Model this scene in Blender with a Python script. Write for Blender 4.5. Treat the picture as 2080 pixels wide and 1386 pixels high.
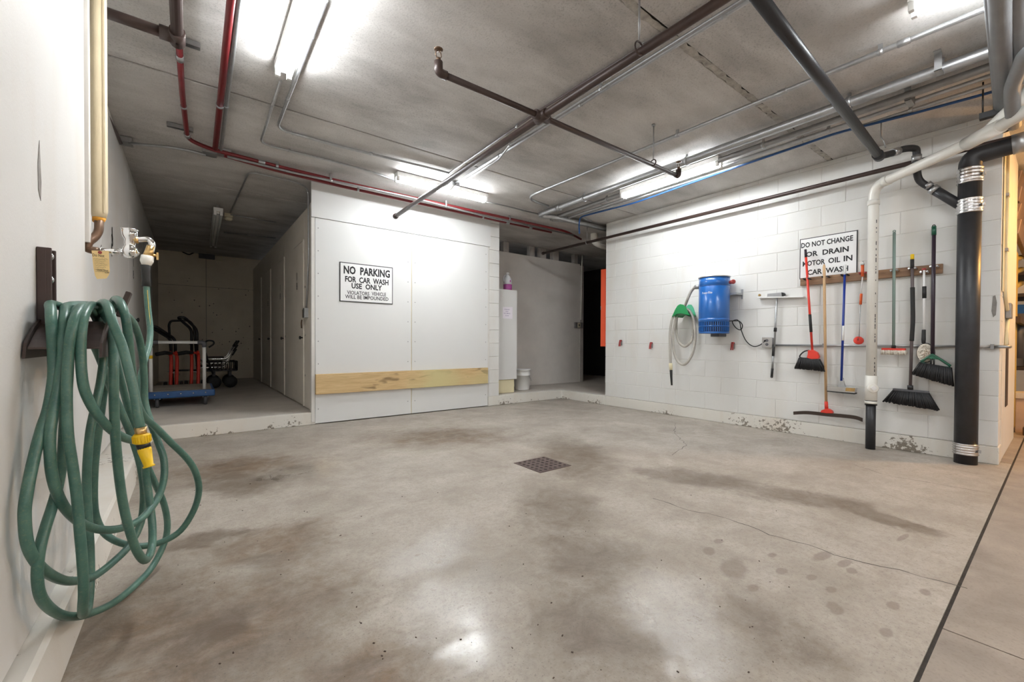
import bpy, bmesh, math, random
from mathutils import Vector, Matrix
random.seed(7)
for o in list(bpy.data.objects): bpy.data.objects.remove(o, do_unlink=True)
SC = bpy.context.scene
COL = SC.collection

# ------------------------------------------------------------------ camera
FPX, YAW, PITCH, ROLL, CX, CY = 858.05, .6523, -.011, .0042, 1.45, 12.54
EYE = Vector((0, 0, .97))
_F0 = Vector((math.sin(YAW), math.cos(YAW), 0)); _U = Vector((math.cos(YAW), -math.sin(YAW), 0)); _Z = Vector((0, 0, 1))
_FW = _F0*math.cos(PITCH) + _Z*math.sin(PITCH); _V = -_F0*math.sin(PITCH) + _Z*math.cos(PITCH)
_RT = _U*math.cos(ROLL) + _V*math.sin(ROLL); _UP = -_U*math.sin(ROLL) + _V*math.cos(ROLL)
cam = bpy.data.objects.new('camera', bpy.data.cameras.new('camera')); COL.objects.link(cam)
M = Matrix((_RT, _UP, -_FW)).transposed().to_4x4(); M.translation = EYE
cam.matrix_world = M
cam.data.sensor_width = 36; cam.data.lens = FPX/2080*36
cam.data.shift_x = -CX/2080; cam.data.shift_y = CY/2080
cam.data.clip_start = .02; cam.data.clip_end = 100
SC.camera = cam

# ------------------------------------------------------------------ world, exposure
w = bpy.data.worlds.new('world'); SC.world = w; w.use_nodes = True
w.node_tree.nodes['Background'].inputs[0].default_value = (.92, .95, 1, 1)
w.node_tree.nodes['Background'].inputs[1].default_value = .05
SC.view_settings.view_transform = 'Standard'; SC.view_settings.look = 'None'
SC.view_settings.exposure = EXPOSURE = 1.38
SC.view_settings.gamma = 1; SC.view_settings.use_curve_mapping = False
TUBE = 42.0      # strength of every lit fluorescent tube

# ------------------------------------------------------------------ pixel -> place (2080 x 1386 frame); distance from the surface touched
def ray(px, py):
    a = (px-1040-CX)/FPX; b = -(py-693-CY)/FPX
    return _FW + _RT*a + _UP*b
def at_x(px, py, v):
    d = ray(px, py); return EYE + d*(v/d.x)
def at_y(px, py, v):
    d = ray(px, py); return EYE + d*(v/d.y)
def at_z(px, py, v):
    d = ray(px, py); return EYE + d*((v-.97)/d.z)
def at_d(px, py, t): return EYE + ray(px, py)*t

# ------------------------------------------------------------------ helpers
WLOC = {}
class MB:
    def __init__(s): s.v = []; s.f = []; s.sm = []
    def add(s, vs, fs, smooth=False):
        n = len(s.v); s.v += [Vector(v) for v in vs]; s.f += [tuple(i+n for i in f) for f in fs]; s.sm += [smooth]*len(fs); return s
    def box(s, a, b):
        (x0, y0, z0), (x1, y1, z1) = a, b
        return s.add([(x0,y0,z0),(x1,y0,z0),(x1,y1,z0),(x0,y1,z0),(x0,y0,z1),(x1,y0,z1),(x1,y1,z1),(x0,y1,z1)],
                     [(0,3,2,1),(4,5,6,7),(0,1,5,4),(1,2,6,5),(2,3,7,6),(3,0,4,7)])
    def obox(s, c, size, ax=(1,0,0), up=(0,0,1)):       # oriented box: centre, size along ax, side, up
        ax = Vector(ax).normalized(); up = Vector(up); sd = up.cross(ax).normalized(); up = ax.cross(sd).normalized(); c = Vector(c)
        a, b, d = size[0]/2, size[1]/2, size[2]/2
        vs = [c+ax*(a*i)+sd*(b*j)+up*(d*k) for k in (-1,1) for i, j in ((-1,-1),(1,-1),(1,1),(-1,1))]
        return s.add(vs, [(0,3,2,1),(4,5,6,7),(0,1,5,4),(1,2,6,5),(2,3,7,6),(3,0,4,7)])
    def tube(s, pts, r, n=10, cap=True, closed=False):
        pts = [Vector(p) for p in pts]; m = len(pts)
        rs = r if isinstance(r, (list, tuple)) else [r]*m
        vs = []; N = None
        for i, p in enumerate(pts):
            if closed: t = pts[(i+1) % m]-pts[i-1]
            else: t = pts[min(i+1, m-1)]-pts[max(i-1, 0)]
            t.normalize()
            if N is None:
                N = t.cross(Vector((0,0,1)) if abs(t.z) < .9 else Vector((1,0,0))).normalized()
            else:
                N = (N - t*N.dot(t)); N = N.normalized() if N.length > 1e-6 else t.orthogonal().normalized()
            B = t.cross(N)
            vs += [p+(N*math.cos(2*math.pi*k/n)+B*math.sin(2*math.pi*k/n))*rs[i] for k in range(n)]
        fs = []
        for i in range(m if closed else m-1):
            j = (i+1) % m
            fs += [(i*n+k, i*n+(k+1) % n, j*n+(k+1) % n, j*n+k) for k in range(n)]
        s.add(vs, fs, True)
        if cap and not closed:
            b = len(s.v)-m*n
            s.f.append(tuple(b+k for k in range(n))[::-1]); s.f.append(tuple(b+(m-1)*n+k for k in range(n))); s.sm += [False, False]
        return s
    def lathe(s, prof, o, ax=(0,0,1), n=20):              # prof: (radius, height along ax)
        ax = Vector(ax).normalized(); o = Vector(o); N = ax.orthogonal().normalized(); B = ax.cross(N)
        vs = [o+ax*h+(N*math.cos(2*math.pi*k/n)+B*math.sin(2*math.pi*k/n))*max(r, .0002) for r, h in prof for k in range(n)]
        fs = [(i*n+k, i*n+(k+1) % n, (i+1)*n+(k+1) % n, (i+1)*n+k) for i in range(len(prof)-1) for k in range(n)]
        s.add(vs, fs, True); b = len(s.v)-len(vs)
        s.f.append(tuple(b+k for k in range(n))[::-1]); s.f.append(tuple(b+(len(prof)-1)*n+k for k in range(n))); s.sm += [False, False]
        return s
    def prism(s, poly, vec):
        poly = [Vector(p) for p in poly]; vec = Vector(vec); n = len(poly)
        return s.add(poly+[p+vec for p in poly], [tuple(range(n))[::-1], tuple(range(n, 2*n))]+[(i, (i+1) % n, n+(i+1) % n, n+i) for i in range(n)])
    def build(s, name, mat, parent=None, bevel=0, loc=None, seg=2):
        base = Vector((0,0,0))
        if parent is not None: base = WLOC.get(parent.name, Vector((0,0,0)))
        org = Vector(loc) if loc is not None else base
        me = bpy.data.meshes.new(name); me.from_pydata([v-org for v in s.v], [], s.f); me.polygons.foreach_set('use_smooth', s.sm)
        bm = bmesh.new(); bm.from_mesh(me)
        bmesh.ops.recalc_face_normals(bm, faces=bm.faces)
        if bevel:
            bmesh.ops.bevel(bm, geom=[e for e in bm.edges if e.calc_length() > bevel*2.2 and len(e.link_faces) == 2 and e.calc_face_angle() > .5], offset=bevel, segments=seg, affect='EDGES', profile=.5)
        bm.to_mesh(me); bm.free()
        if mat: me.materials.append(MAT[mat] if isinstance(mat, str) else mat)
        o = bpy.data.objects.new(name, me); COL.objects.link(o)
        if parent is not None: o.parent = parent
        o.location = org-base; WLOC[o.name] = org.copy()
        return o
def tag(o, label, cat=None, group=None, kind=None):
    if label: o['label'] = label
    if cat: o['category'] = cat
    if group: o['group'] = group
    if kind: o['kind'] = kind
    return o
def thing(name, label, cat, loc, group=None, kind=None):
    o = bpy.data.objects.new(name, None); COL.objects.link(o); o.location = loc; o.empty_display_size = .05; WLOC[o.name] = Vector(loc)
    return tag(o, label, cat, group, kind)
def part(name, mat, parent, fn, bevel=0):
    m = MB(); fn(m); return m.build(name, mat, parent, bevel)
def cpy(o, parent, loc):
    c = o.copy(); COL.objects.link(c); c.parent = parent; c.location = Vector(loc)-WLOC.get(parent.name, Vector((0,0,0))) if parent else Vector(loc); return c
def fillet(pts, r, n=6):
    pts = [Vector(p) for p in pts]; out = [pts[0]]
    for i in range(1, len(pts)-1):
        a, b, c = pts[i-1], pts[i], pts[i+1]
        u = (a-b); v = (c-b); d = min(r, u.length*.48, v.length*.48); u.normalize(); v.normalize()
        p, q = b+u*d, b+v*d
        for k in range(n+1):
            t = k/n; out.append(p*(1-t)**2 + b*2*t*(1-t) + q*t*t)
    out.append(pts[-1]); return out
def spline(pts, sub=6, closed=False):
    pts = [Vector(p) for p in pts]; m = len(pts); out = []
    for i in range(m if closed else m-1):
        if closed: p0, p1, p2, p3 = pts[i-1], pts[i], pts[(i+1) % m], pts[(i+2) % m]
        else: p0, p1, p2, p3 = pts[max(i-1, 0)], pts[i], pts[i+1], pts[min(i+2, m-1)]
        for k in range(sub):
            t = k/sub; t2 = t*t; t3 = t2*t
            out.append(.5*((2*p1)+(p2-p0)*t+(2*p0-5*p1+4*p2-p3)*t2+(-p0+3*p1-3*p2+p3)*t3))
    if not closed: out.append(pts[-1])
    return out
def text(name, body, c, right, up, width, height, mat, parent, lift=.001, bold=.0, thick=.0006):
    cu = bpy.data.curves.new('t', 'FONT'); cu.body = body; cu.offset = bold; cu.resolution_u = 2
    t = bpy.data.objects.new('t', cu); COL.objects.link(t); bpy.context.view_layer.update()
    me = bpy.data.meshes.new_from_object(t.evaluated_get(bpy.context.evaluated_depsgraph_get()))
    bpy.data.objects.remove(t, do_unlink=True)
    xs = [v.co.x for v in me.vertices]; ys = [v.co.y for v in me.vertices]
    x0, x1, y0, y1 = min(xs), max(xs), min(ys), max(ys)
    right = Vector(right).normalized(); up = Vector(up).normalized(); nrm = right.cross(up); c = Vector(c)
    base = WLOC.get(parent.name, Vector((0,0,0)))
    for v in me.vertices:
        v.co = c + right*((v.co.x-x0)/(x1-x0)-.5)*width + up*((v.co.y-y0)/(y1-y0)-.5)*height + nrm*lift - base
    me.materials.clear(); me.materials.append(MAT[mat]); me.name = name
    o = bpy.data.objects.new(name, me); COL.objects.link(o); o.parent = parent; WLOC[o.name] = base.copy()
    return o
# ------------------------------------------------------------------ materials (all procedural)
MAT = {}
def nodes(name):
    m = bpy.data.materials.new(name); m.use_nodes = True; MAT[name] = m
    nt = m.node_tree; return m, nt, nt.nodes['Principled BSDF']
def N(nt, t, **kw):
    n = nt.nodes.new(t)
    for k, v in kw.items():
        if k.startswith('i_'):
            key = k[2:]; key = int(key) if key.isdigit() else key
            n.inputs[key].default_value = v
        else: setattr(n, k, v)
    return n
def noise(nt, vec, scale, detail=4, rough=.55, dist=0):
    n = N(nt, 'ShaderNodeTexNoise'); n.inputs['Scale'].default_value = scale; n.inputs['Detail'].default_value = detail
    n.inputs['Roughness'].default_value = rough; n.inputs['Distortion'].default_value = dist
    nt.links.new(vec, n.inputs['Vector']); return n.outputs['Fac']
def ramp(nt, fac, a, b, c0=(0,0,0,1), c1=(1,1,1,1)):
    r = N(nt, 'ShaderNodeValToRGB'); r.color_ramp.elements[0].position = a; r.color_ramp.elements[1].position = b
    r.color_ramp.elements[0].color = c0; r.color_ramp.elements[1].color = c1; nt.links.new(fac, r.inputs[0]); return r.outputs[0]
def mix(nt, fac, a, b, mode='MIX'):
    n = N(nt, 'ShaderNodeMix', data_type='RGBA', blend_type=mode)
    for k, v in (('Factor', fac), ('A', a), ('B', b)):
        s = [i for i in n.inputs if i.name == k and (i.type == ('VALUE' if k == 'Factor' else 'RGBA'))][0]
        if hasattr(v, 'links'): nt.links.new(v, s)
        else: s.default_value = v
    return [o for o in n.outputs if o.type == 'RGBA'][0]
def math_(nt, op, a, b=0, c=0):
    n = N(nt, 'ShaderNodeMath', operation=op)
    for i, v in enumerate((a, b, c)):
        if hasattr(v, 'links'): nt.links.new(v, n.inputs[i])
        else: n.inputs[i].default_value = v
    return n.outputs[0]
def pos(nt, scale=(1,1,1), rnd=False):
    g = N(nt, 'ShaderNodeNewGeometry'); mp = N(nt, 'ShaderNodeMapping'); mp.inputs['Scale'].default_value = scale
    nt.links.new(g.outputs['Position'], mp.inputs['Vector']); return mp.outputs[0]
def bump(nt, bsdf, h, strength, dist=.01):
    b = N(nt, 'ShaderNodeBump'); b.inputs['Strength'].default_value = strength; b.inputs['Distance'].default_value = dist
    nt.links.new(h, b.inputs['Height']); nt.links.new(b.outputs[0], bsdf.inputs['Normal'])
def rgba(c): return (c[0], c[1], c[2], 1)
def pm(name, col, rough=.5, metal=0, var=.12, scale=6, bmp=0, bscale=80, stretch=(1,1,1), col2=None, coat=0, emit=0, trans=0):
    m, nt, b = nodes(name)
    b.inputs['Roughness'].default_value = rough; b.inputs['Metallic'].default_value = metal
    p = pos(nt, stretch); f = noise(nt, p, scale, 5, .6)
    c2 = col2 or tuple(max(0, x*(1-var*2)) for x in col)
    nt.links.new(mix(nt, ramp(nt, f, .3, .7), rgba(c2), rgba(col)), b.inputs['Base Color'])
    if bmp: bump(nt, b, noise(nt, p, bscale, 3), bmp, .004)
    if coat: b.inputs['Coat Weight'].default_value = coat
    if trans: b.inputs['Transmission Weight'].default_value = trans
    if emit:
        b.inputs['Emission Color'].default_value = rgba(col); b.inputs['Emission Strength'].default_value = emit
    return m
pm('wall_paint', (.78,.775,.75), .55, var=.03, scale=2.2, bmp=.15, bscale=40)
pm('panel_paint', (.73,.73,.715), .5, var=.015, scale=1.5, bmp=.05, bscale=30)
pm('panel_seam', (.70,.62,.45), .6)
pm('trim_paint', (.74,.72,.68), .5, var=.05)
pm('locker_paint', (.74,.69,.61), .6, var=.05, scale=3, bmp=.1, bscale=50)
pm('locker_edge', (.80,.75,.66), .5, var=.04)
pm('niche_paint', (.84,.80,.75), .55, var=.07, scale=2, bmp=.1, bscale=40)
pm('void_shade', (.022,.02,.018), .8)  # near-black colour puts the shade of the unlit void into the walls
pm('stud', (.62,.58,.54), .6)
pm('tube_off', (.42,.44,.42), .3, var=.04)
pm('white_metal', (.80,.80,.78), .35, var=.03)
pm('cream_plastic', (.78,.70,.52), .5, var=.05)
pm('galv', (.50,.51,.52), .38, metal=.85, var=.10, scale=20)
pm('galv_dull', (.38,.38,.38), .45, metal=.7, var=.10, scale=20)
pm('steel', (.68,.68,.68), .25, metal=1, var=.06)
pm('chrome', (.82,.82,.82), .08, metal=1, var=.02)
pm('brass', (.68,.46,.20), .3, metal=1, var=.1, scale=30)
pm('copper_dark', (.20,.12,.075), .45, metal=.5, var=.2, scale=25)
pm('brown_pipe', (.062,.038,.032), .42, metal=.15, var=.15, scale=14)
pm('black_pipe', (.035,.036,.040), .42, metal=.1, var=.18, scale=9, bmp=.1, bscale=120)
pm('black_paint', (.012,.012,.013), .38, var=.1)
pm('rubber', (.018,.018,.018), .65, var=.1)
pm('dark_grey', (.10,.10,.11), .5, var=.1)
pm('grey_pipe', (.27,.28,.29), .5, var=.08, scale=8)
pm('pvc', (.84,.82,.76), .28, var=.03, scale=5)
pm('insul', (.80,.68,.46), .6, var=.10, scale=5, bmp=.2, bscale=50, stretch=(1,1,.5))
pm('orange_foam', (.75,.33,.02), .7, var=.2, scale=40)
pm('red_paint', (.20,.016,.020), .35, var=.1, scale=12)
pm('red_plastic', (.72,.045,.025), .4, var=.05)
pm('orange_plastic', (.80,.13,.03), .4, var=.05)
pm('orange_panel', (.78,.10,.035), .4, var=.03)
pm('dull_red', (.38,.05,.045), .5, var=.15, scale=20)
pm('blue_paint', (.012,.12,.42), .28, var=.06, scale=4, coat=.3)
pm('blue_dark', (.010,.075,.27), .35, var=.06)
pm('blue_cable', (.012,.07,.22), .4, var=.08)
pm('blue_pole', (.008,.035,.27), .35, var=.05)
pm('blue_steel', (.02,.10,.30), .4, var=.15, scale=14)
pm('green_plastic', (.012,.26,.075), .35, var=.06)
pm('green_pale', (.10,.52,.30), .4, var=.08)
pm('green_dark', (.012,.10,.055), .4, var=.05)
pm('green_grey', (.26,.35,.31), .45, var=.08)
pm('purple_black', (.035,.022,.035), .3, var=.05)
pm('brown_grey', (.11,.085,.085), .4, var=.08)
pm('yellow', (.86,.56,.008), .38, var=.04)
pm('yellow_post', (.82,.55,.08), .45, var=.12, scale=6)
pm('cream', (.80,.72,.48), .5, var=.05)
pm('vac_hose', (.47,.44,.39), .5, var=.08, scale=10)
pm('sign_white', (.86,.86,.85), .35, var=.01)
pm('sign_black', (.012,.012,.014), .4, var=.05)
pm('ink_grey', (.05,.05,.055), .5, var=.1)
pm('ink_purple', (.22,.16,.35), .6)
pm('paper', (.86,.82,.88), .6, var=.02)
pm('manila', (.80,.60,.28), .7, var=.05, scale=15)
pm('rust_iron', (.16,.115,.105), .6, metal=.4, var=.2, scale=25, bmp=.3, bscale=150)
pm('bristle', (.016,.016,.018), .55, var=.3, scale=60, stretch=(1,1,.1))
pm('bristle_white', (.80,.74,.64), .7, var=.12, scale=60)
pm('bristle_tan', (.62,.48,.36), .7, var=.3, scale=80)
pm('deck_board', (.42,.37,.31), .75, var=.25, scale=9, stretch=(.3,1,1))
pm('rusty_sheet', (.36,.25,.20), .45, metal=.3, var=.25, scale=3, bmp=.2, bscale=12)
pm('pink_concrete', (.50,.36,.27), .8, var=.12, scale=5, bmp=.3)
pm('purple_liquid', (.40,.08,.30), .25, var=.05)
pm('clear_plastic', (.72,.73,.76), .3, var=.03)
pm('crack', (.10,.09,.08), .9)
pm('joint_fill', (.06,.055,.05), .9, var=.2, scale=30)
pm('patch_grey', (.30,.28,.26), .8, var=.15, scale=30)
pm('pock', (.36,.31,.25), .9, var=.2)
pm('louvre_gap_shade', (.003,.014,.06), .6)  # shade of the gaps between the louvres, put into the base colour
pm('debris', (.09,.06,.045), .9, var=.3)
pm('caulk', (.50,.47,.42), .9, var=.25, scale=18, bmp=.6, bscale=60)
pm('skid_dark', (.06,.04,.03), .7)

# wood
def wood(name, c1, c2, stretch, rough=.55, knots=False):
    m, nt, b = nodes(name); p = pos(nt, stretch)
    f = noise(nt, p, 9, 6, .65, .6); col = mix(nt, ramp(nt, f, .32, .68), rgba(c1), rgba(c2))
    if knots:
        k = noise(nt, pos(nt, (2.2,1,7)), 1.6, 2, .5, .3); col = mix(nt, ramp(nt, k, .60, .68), col, rgba(tuple(x*.55 for x in c1)))
        g = noise(nt, pos(nt, (.8,1,1.2)), 1.1, 2); col = mix(nt, ramp(nt, g, .45, .62), col, rgba((.58,.50,.25)))
    nt.links.new(col, b.inputs['Base Color']); b.inputs['Roughness'].default_value = rough
    bump(nt, b, f, .25, .003)
wood('lumber', (.50,.33,.15), (.68,.50,.26), (.5,3,9), .6, True)
wood('rail_wood', (.17,.09,.045), (.30,.17,.09), (3,.6,9), .5)
wood('handle_wood', (.55,.34,.17), (.68,.46,.25), (9,9,.8), .45)

# hose: green with lengthwise scuff
m, nt, b = nodes('hose_green'); p = pos(nt)
f = noise(nt, p, 14, 5, .65); g = noise(nt, p, 160, 3)
c = mix(nt, ramp(nt, f, .35, .75), rgba((.042,.120,.094)), rgba((.095,.20,.155)))
c = mix(nt, math_(nt, 'MULTIPLY', ramp(nt, g, .55, .75), .5), c, rgba((.17,.22,.13)))
nt.links.new(c, b.inputs['Base Color']); b.inputs['Roughness'].default_value = .36; bump(nt, b, g, .12, .002)

# painted concrete block: flat white with a few runs of grime
def painted(name, base, grime, low):
    m, nt, b = nodes(name); p = pos(nt)
    f = noise(nt, pos(nt, (1,1,.25)), 3.2, 5, .6); s = noise(nt, p, 26, 4, .7)
    col = mix(nt, math_(nt, 'MULTIPLY', ramp(nt, f, .50, .80), grime), rgba(base), rgba((.62,.55,.46)))
    z = N(nt, 'ShaderNodeSeparateXYZ'); nt.links.new(pos(nt), z.inputs[0])
    chip = math_(nt, 'ADD', s, math_(nt, 'MULTIPLY', math_(nt, 'MULTIPLY', z.outputs[2], -1.0), low))
    chips = ramp(nt, math_(nt, 'ADD', math_(nt, 'ADD', chip, .16), math_(nt, 'MULTIPLY', math_(nt, 'SUBTRACT', noise(nt, p, 1.7, 2), .5), 1.1)), .76, .80)
    if low: col = mix(nt, chips, col, rgba((.22,.19,.15)))
    nt.links.new(col, b.inputs['Base Color']); b.inputs['Roughness'].default_value = .5
    bump(nt, b, noise(nt, p, 70, 4, .7), .22, .004)
painted('block_paint', (.72,.715,.69), .45, 0)
painted('kerb_paint', (.70,.675,.62), .8, 1.1)
painted('left_paint', (.72,.715,.695), .35, 0)
m, nt, b = nodes('mortar'); b.inputs['Base Color'].default_value = (.70,.685,.65,1); b.inputs['Roughness'].default_value = .8

# board-formed and raw concretes
def concrete(name, c1, c2, stretch, scale, spots=.5, rough=.75):
    m, nt, b = nodes(name); p = pos(nt, stretch); q = pos(nt)
    f = noise(nt, p, scale, 6, .62, .3); g = noise(nt, q, 90, 3, .6); h = noise(nt, q, 1.1, 3)
    col = mix(nt, ramp(nt, f, .30, .70), rgba(c1), rgba(c2))
    col = mix(nt, math_(nt, 'MULTIPLY', ramp(nt, g, .52, .70), spots*.5), col, rgba(tuple(x*.45 for x in c1)))
    col = mix(nt, math_(nt, 'MULTIPLY', ramp(nt, h, .45, .65), .35), col, rgba(tuple(x*1.25 for x in c2)))
    nt.links.new(col, b.inputs['Base Color']); b.inputs['Roughness'].default_value = rough; bump(nt, b, g, .2, .004)
concrete('ceiling_concrete', (.37,.352,.332), (.62,.598,.575), (.6,1.6,1), 2.4, .9)
concrete('step_concrete', (.46,.42,.37), (.60,.55,.49), (1,1,1), 3, .4, .6)
concrete('end_concrete', (.74,.65,.52), (.84,.76,.62), (1,1,1), 1.4, .25)
concrete('drive_concrete', (.22,.185,.16), (.36,.31,.265), (1,1,1), 4, .5, .65)

# wash-bay floor: dry pale slab with damp and brown stained areas (stains have their own places)
m, nt, b = nodes('wash_floor'); q = pos(nt)
warp = N(nt, 'ShaderNodeTexNoise'); warp.inputs['Scale'].default_value = 1.6; warp.inputs['Detail'].default_value = 5; warp.inputs['Roughness'].default_value = .65
nt.links.new(q, warp.inputs['Vector'])
sub = N(nt, 'ShaderNodeVectorMath', operation='SUBTRACT'); nt.links.new(warp.outputs['Color'], sub.inputs[0]); sub.inputs[1].default_value = (.5,.5,.5)
scl = N(nt, 'ShaderNodeVectorMath', operation='SCALE'); scl.inputs['Scale'].default_value = .45; nt.links.new(sub.outputs[0], scl.inputs[0])
addv = N(nt, 'ShaderNodeVectorMath', operation='ADD'); nt.links.new(q, addv.inputs[0]); nt.links.new(scl.outputs[0], addv.inputs[1])
wq = addv.outputs[0]
edge = noise(nt, q, 5.5, 6, .7, .5)
def blob(cx, cy, rx, ry, ang, soft):
    mp = N(nt, 'ShaderNodeMapping', vector_type='TEXTURE'); mp.inputs['Location'].default_value = (cx, cy, 0); mp.inputs['Rotation'].default_value = (0,0,ang); mp.inputs['Scale'].default_value = (rx, ry, 1e3)
    nt.links.new(wq, mp.inputs['Vector'])
    ln = N(nt, 'ShaderNodeVectorMath', operation='LENGTH'); nt.links.new(mp.outputs[0], ln.inputs[0])
    mr = N(nt, 'ShaderNodeMapRange'); mr.interpolation_type = 'SMOOTHSTEP'
    mr.inputs['From Min'].default_value = 1; mr.inputs['From Max'].default_value = 1-soft
    nt.links.new(math_(nt, 'ADD', ln.outputs['Value'], math_(nt, 'MULTIPLY', math_(nt, 'SUBTRACT', edge, .5), 1.1)), mr.inputs['Value']); return mr.outputs[0]
def union(lst):
    r = lst[0]
    for x in lst[1:]: r = math_(nt, 'MAXIMUM', r, x)
    return r
f1 = noise(nt, q, 2.3, 7, .66, .4); f2 = noise(nt, q, 11, 5, .7); f3 = noise(nt, q, 120, 2); f5 = noise(nt, q, 42, 6, .75, .3)
base = mix(nt, ramp(nt, f1, .30, .72), rgba((.29,.252,.21)), rgba((.49,.45,.395)))
base = mix(nt, math_(nt, 'MULTIPLY', ramp(nt, f2, .48, .72), .40), base, rgba((.30,.25,.195)))
base = mix(nt, math_(nt, 'MULTIPLY', ramp(nt, f5, .46, .66), .42), base, rgba((.235,.20,.165)))
def bl(px, py, rx, ry, ang=0, soft=.35):
    p = at_z(px, py, 0); return blob(p.x, p.y, rx, ry, ang, soft)
def sg(a, b2, hw, soft=.6):
    a, b2 = at_z(*a, 0), at_z(*b2, 0); c = (a+b2)/2; d = b2-a; hw *= 1.4
    return blob(c.x, c.y, d.length/2+hw*.5, hw, math.atan2(d.y, d.x), soft)
damp = union([sg((1140,890),(1215,985),.34,.7), sg((1110,985),(1160,1100),.30,.8), sg((1150,1080),(1230,1200),.26,.8), sg((1160,1180),(1230,1386),.24,.8), sg((1280,955),(1560,990),.20,.6), sg((1480,985),(1800,1040),.17,.5), sg((1700,1030),(1935,1088),.085,.4), sg((1500,1210),(1660,1386),.16,.9),
              sg((395,975),(560,990),.20,.6), sg((330,1125),(490,1085),.10,.5), sg((390,1310),(500,1230),.10,.6)])
brown = union([sg((140,1386),(400,1180),.34,.9), sg((380,1250),(620,1270),.40,.9), sg((230,1340),(520,1370),.30,.9), sg((480,1120),(640,1100),.30,.9), sg((760,890),(1050,885),.45,.9), sg((640,1340),(860,1386),.2,.9), sg((330,960),(640,940),.35,.9)])
wq2 = q
def dot(px, py, rx, ry, ang=0):
    global wq
    keep = wq; wq = q; p = at_z(px, py, 0); r = blob(p.x, p.y, rx, ry, ang, .4); wq = keep; return r
drops = union([dot(*d, .040, .022) for d in ((1460,1100),(1568,1128),(1588,1160),(1648,1173),(1687,1198),(1730,1160),(1690,1230),(1815,1230),(1880,1203),(1530,1195),(1800,1285),(1925,1270),(1700,1240))]+[dot(1670,1130,.09,.028,-.1), dot(1715,1145,.07,.022,-.1), dot(1835,1092,.08,.014,-.1), dot(1490,1155,.12,.06,.3), dot(1440,1120,.05,.03,.3), dot(1070,1026,.03,.02)])
wet = union([bl(960,1190,.42,.26,.3,.7), bl(880,1110,.35,.22,.3,.7), bl(1000,1330,.22,.20,0,.7), bl(1370,1235,.22,.30,-.8,.6), bl(1420,1310,.18,.18,0,.7), bl(620,960,.45,.30,.2,.7)])
tex = ramp(nt, noise(nt, q, 7, 7, .72, .8), .30, .66); tex2 = ramp(nt, noise(nt, pos(nt, (1,1.6,1)), 3.4, 6, .7, .6), .34, .62)
col = mix(nt, math_(nt, 'MULTIPLY', math_(nt, 'MULTIPLY', brown, math_(nt, 'ADD', math_(nt, 'MULTIPLY', tex, .75), .25)), .9), base, rgba((.175,.108,.055)))
col = mix(nt, math_(nt, 'MULTIPLY', math_(nt, 'MULTIPLY', brown, tex2), .55), col, rgba((.085,.06,.042)))
col = mix(nt, math_(nt, 'MULTIPLY', math_(nt, 'MULTIPLY', damp, math_(nt, 'ADD', math_(nt, 'MULTIPLY', tex, .5), .5)), .85), col, rgba((.130,.095,.066)))
col = mix(nt, math_(nt, 'MULTIPLY', drops, .6), col, rgba((.20,.16,.13)))
col = mix(nt, math_(nt, 'MULTIPLY', ramp(nt, f3, .60, .70), .5), col, rgba((.13,.11,.095)))
nt.links.new(col, b.inputs['Base Color'])
ro = math_(nt, 'SUBTRACT', .60, math_(nt, 'MULTIPLY', wet, .30)); ro = math_(nt, 'SUBTRACT', ro, math_(nt, 'MULTIPLY', damp, .10))
ro = math_(nt, 'ADD', ro, math_(nt, 'MULTIPLY', math_(nt, 'SUBTRACT', f2, .5), .25))
nt.links.new(ro, b.inputs['Roughness'])
nt.links.new(math_(nt, 'MULTIPLY', wet, math_(nt, 'ADD', math_(nt, 'MULTIPLY', tex, .6), .4)), b.inputs['Coat Weight']); b.inputs['Coat Roughness'].default_value = .16; b.inputs['Coat IOR'].default_value = 1.6
bump(nt, b, math_(nt, 'ADD', math_(nt, 'ADD', math_(nt, 'MULTIPLY', f3, .35), f2), math_(nt, 'MULTIPLY', f5, .6)), .35, .006)

# lamps
def emis(name, col, s):
    m = bpy.data.materials.new(name); m.use_nodes = True; MAT[name] = m; nt = m.node_tree; nt.nodes.clear()
    e = N(nt, 'ShaderNodeEmission'); e.inputs[0].default_value = rgba(col); e.inputs[1].default_value = s
    o = N(nt, 'ShaderNodeOutputMaterial'); nt.links.new(e.outputs[0], o.inputs[0])
emis('tube_lit', (.94, .975, 1.0), TUBE)
emis('bulb_warm', (1, .52, .15), 520)
# ------------------------------------------------------------------ the setting
H, XR, YF, STEP = 2.83, 5.16, 5.32, .145
XW = -.36            # face of the near left wall
YE = at_x(172, 300, XW).y     # where that wall ends
XL = -.51            # face of the locker row beyond it
YB = 11.2            # end wall of the locker aisle
YP = 6.25            # partition in the recess
def struct(name, label, mat, fn, bevel=0):
    m = MB(); fn(m); return tag(m.build(name, mat, None, bevel), label, None, None, 'structure')
def sroot(name, label): return thing(name, label, None, (0,0,0), None, 'structure')

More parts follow.
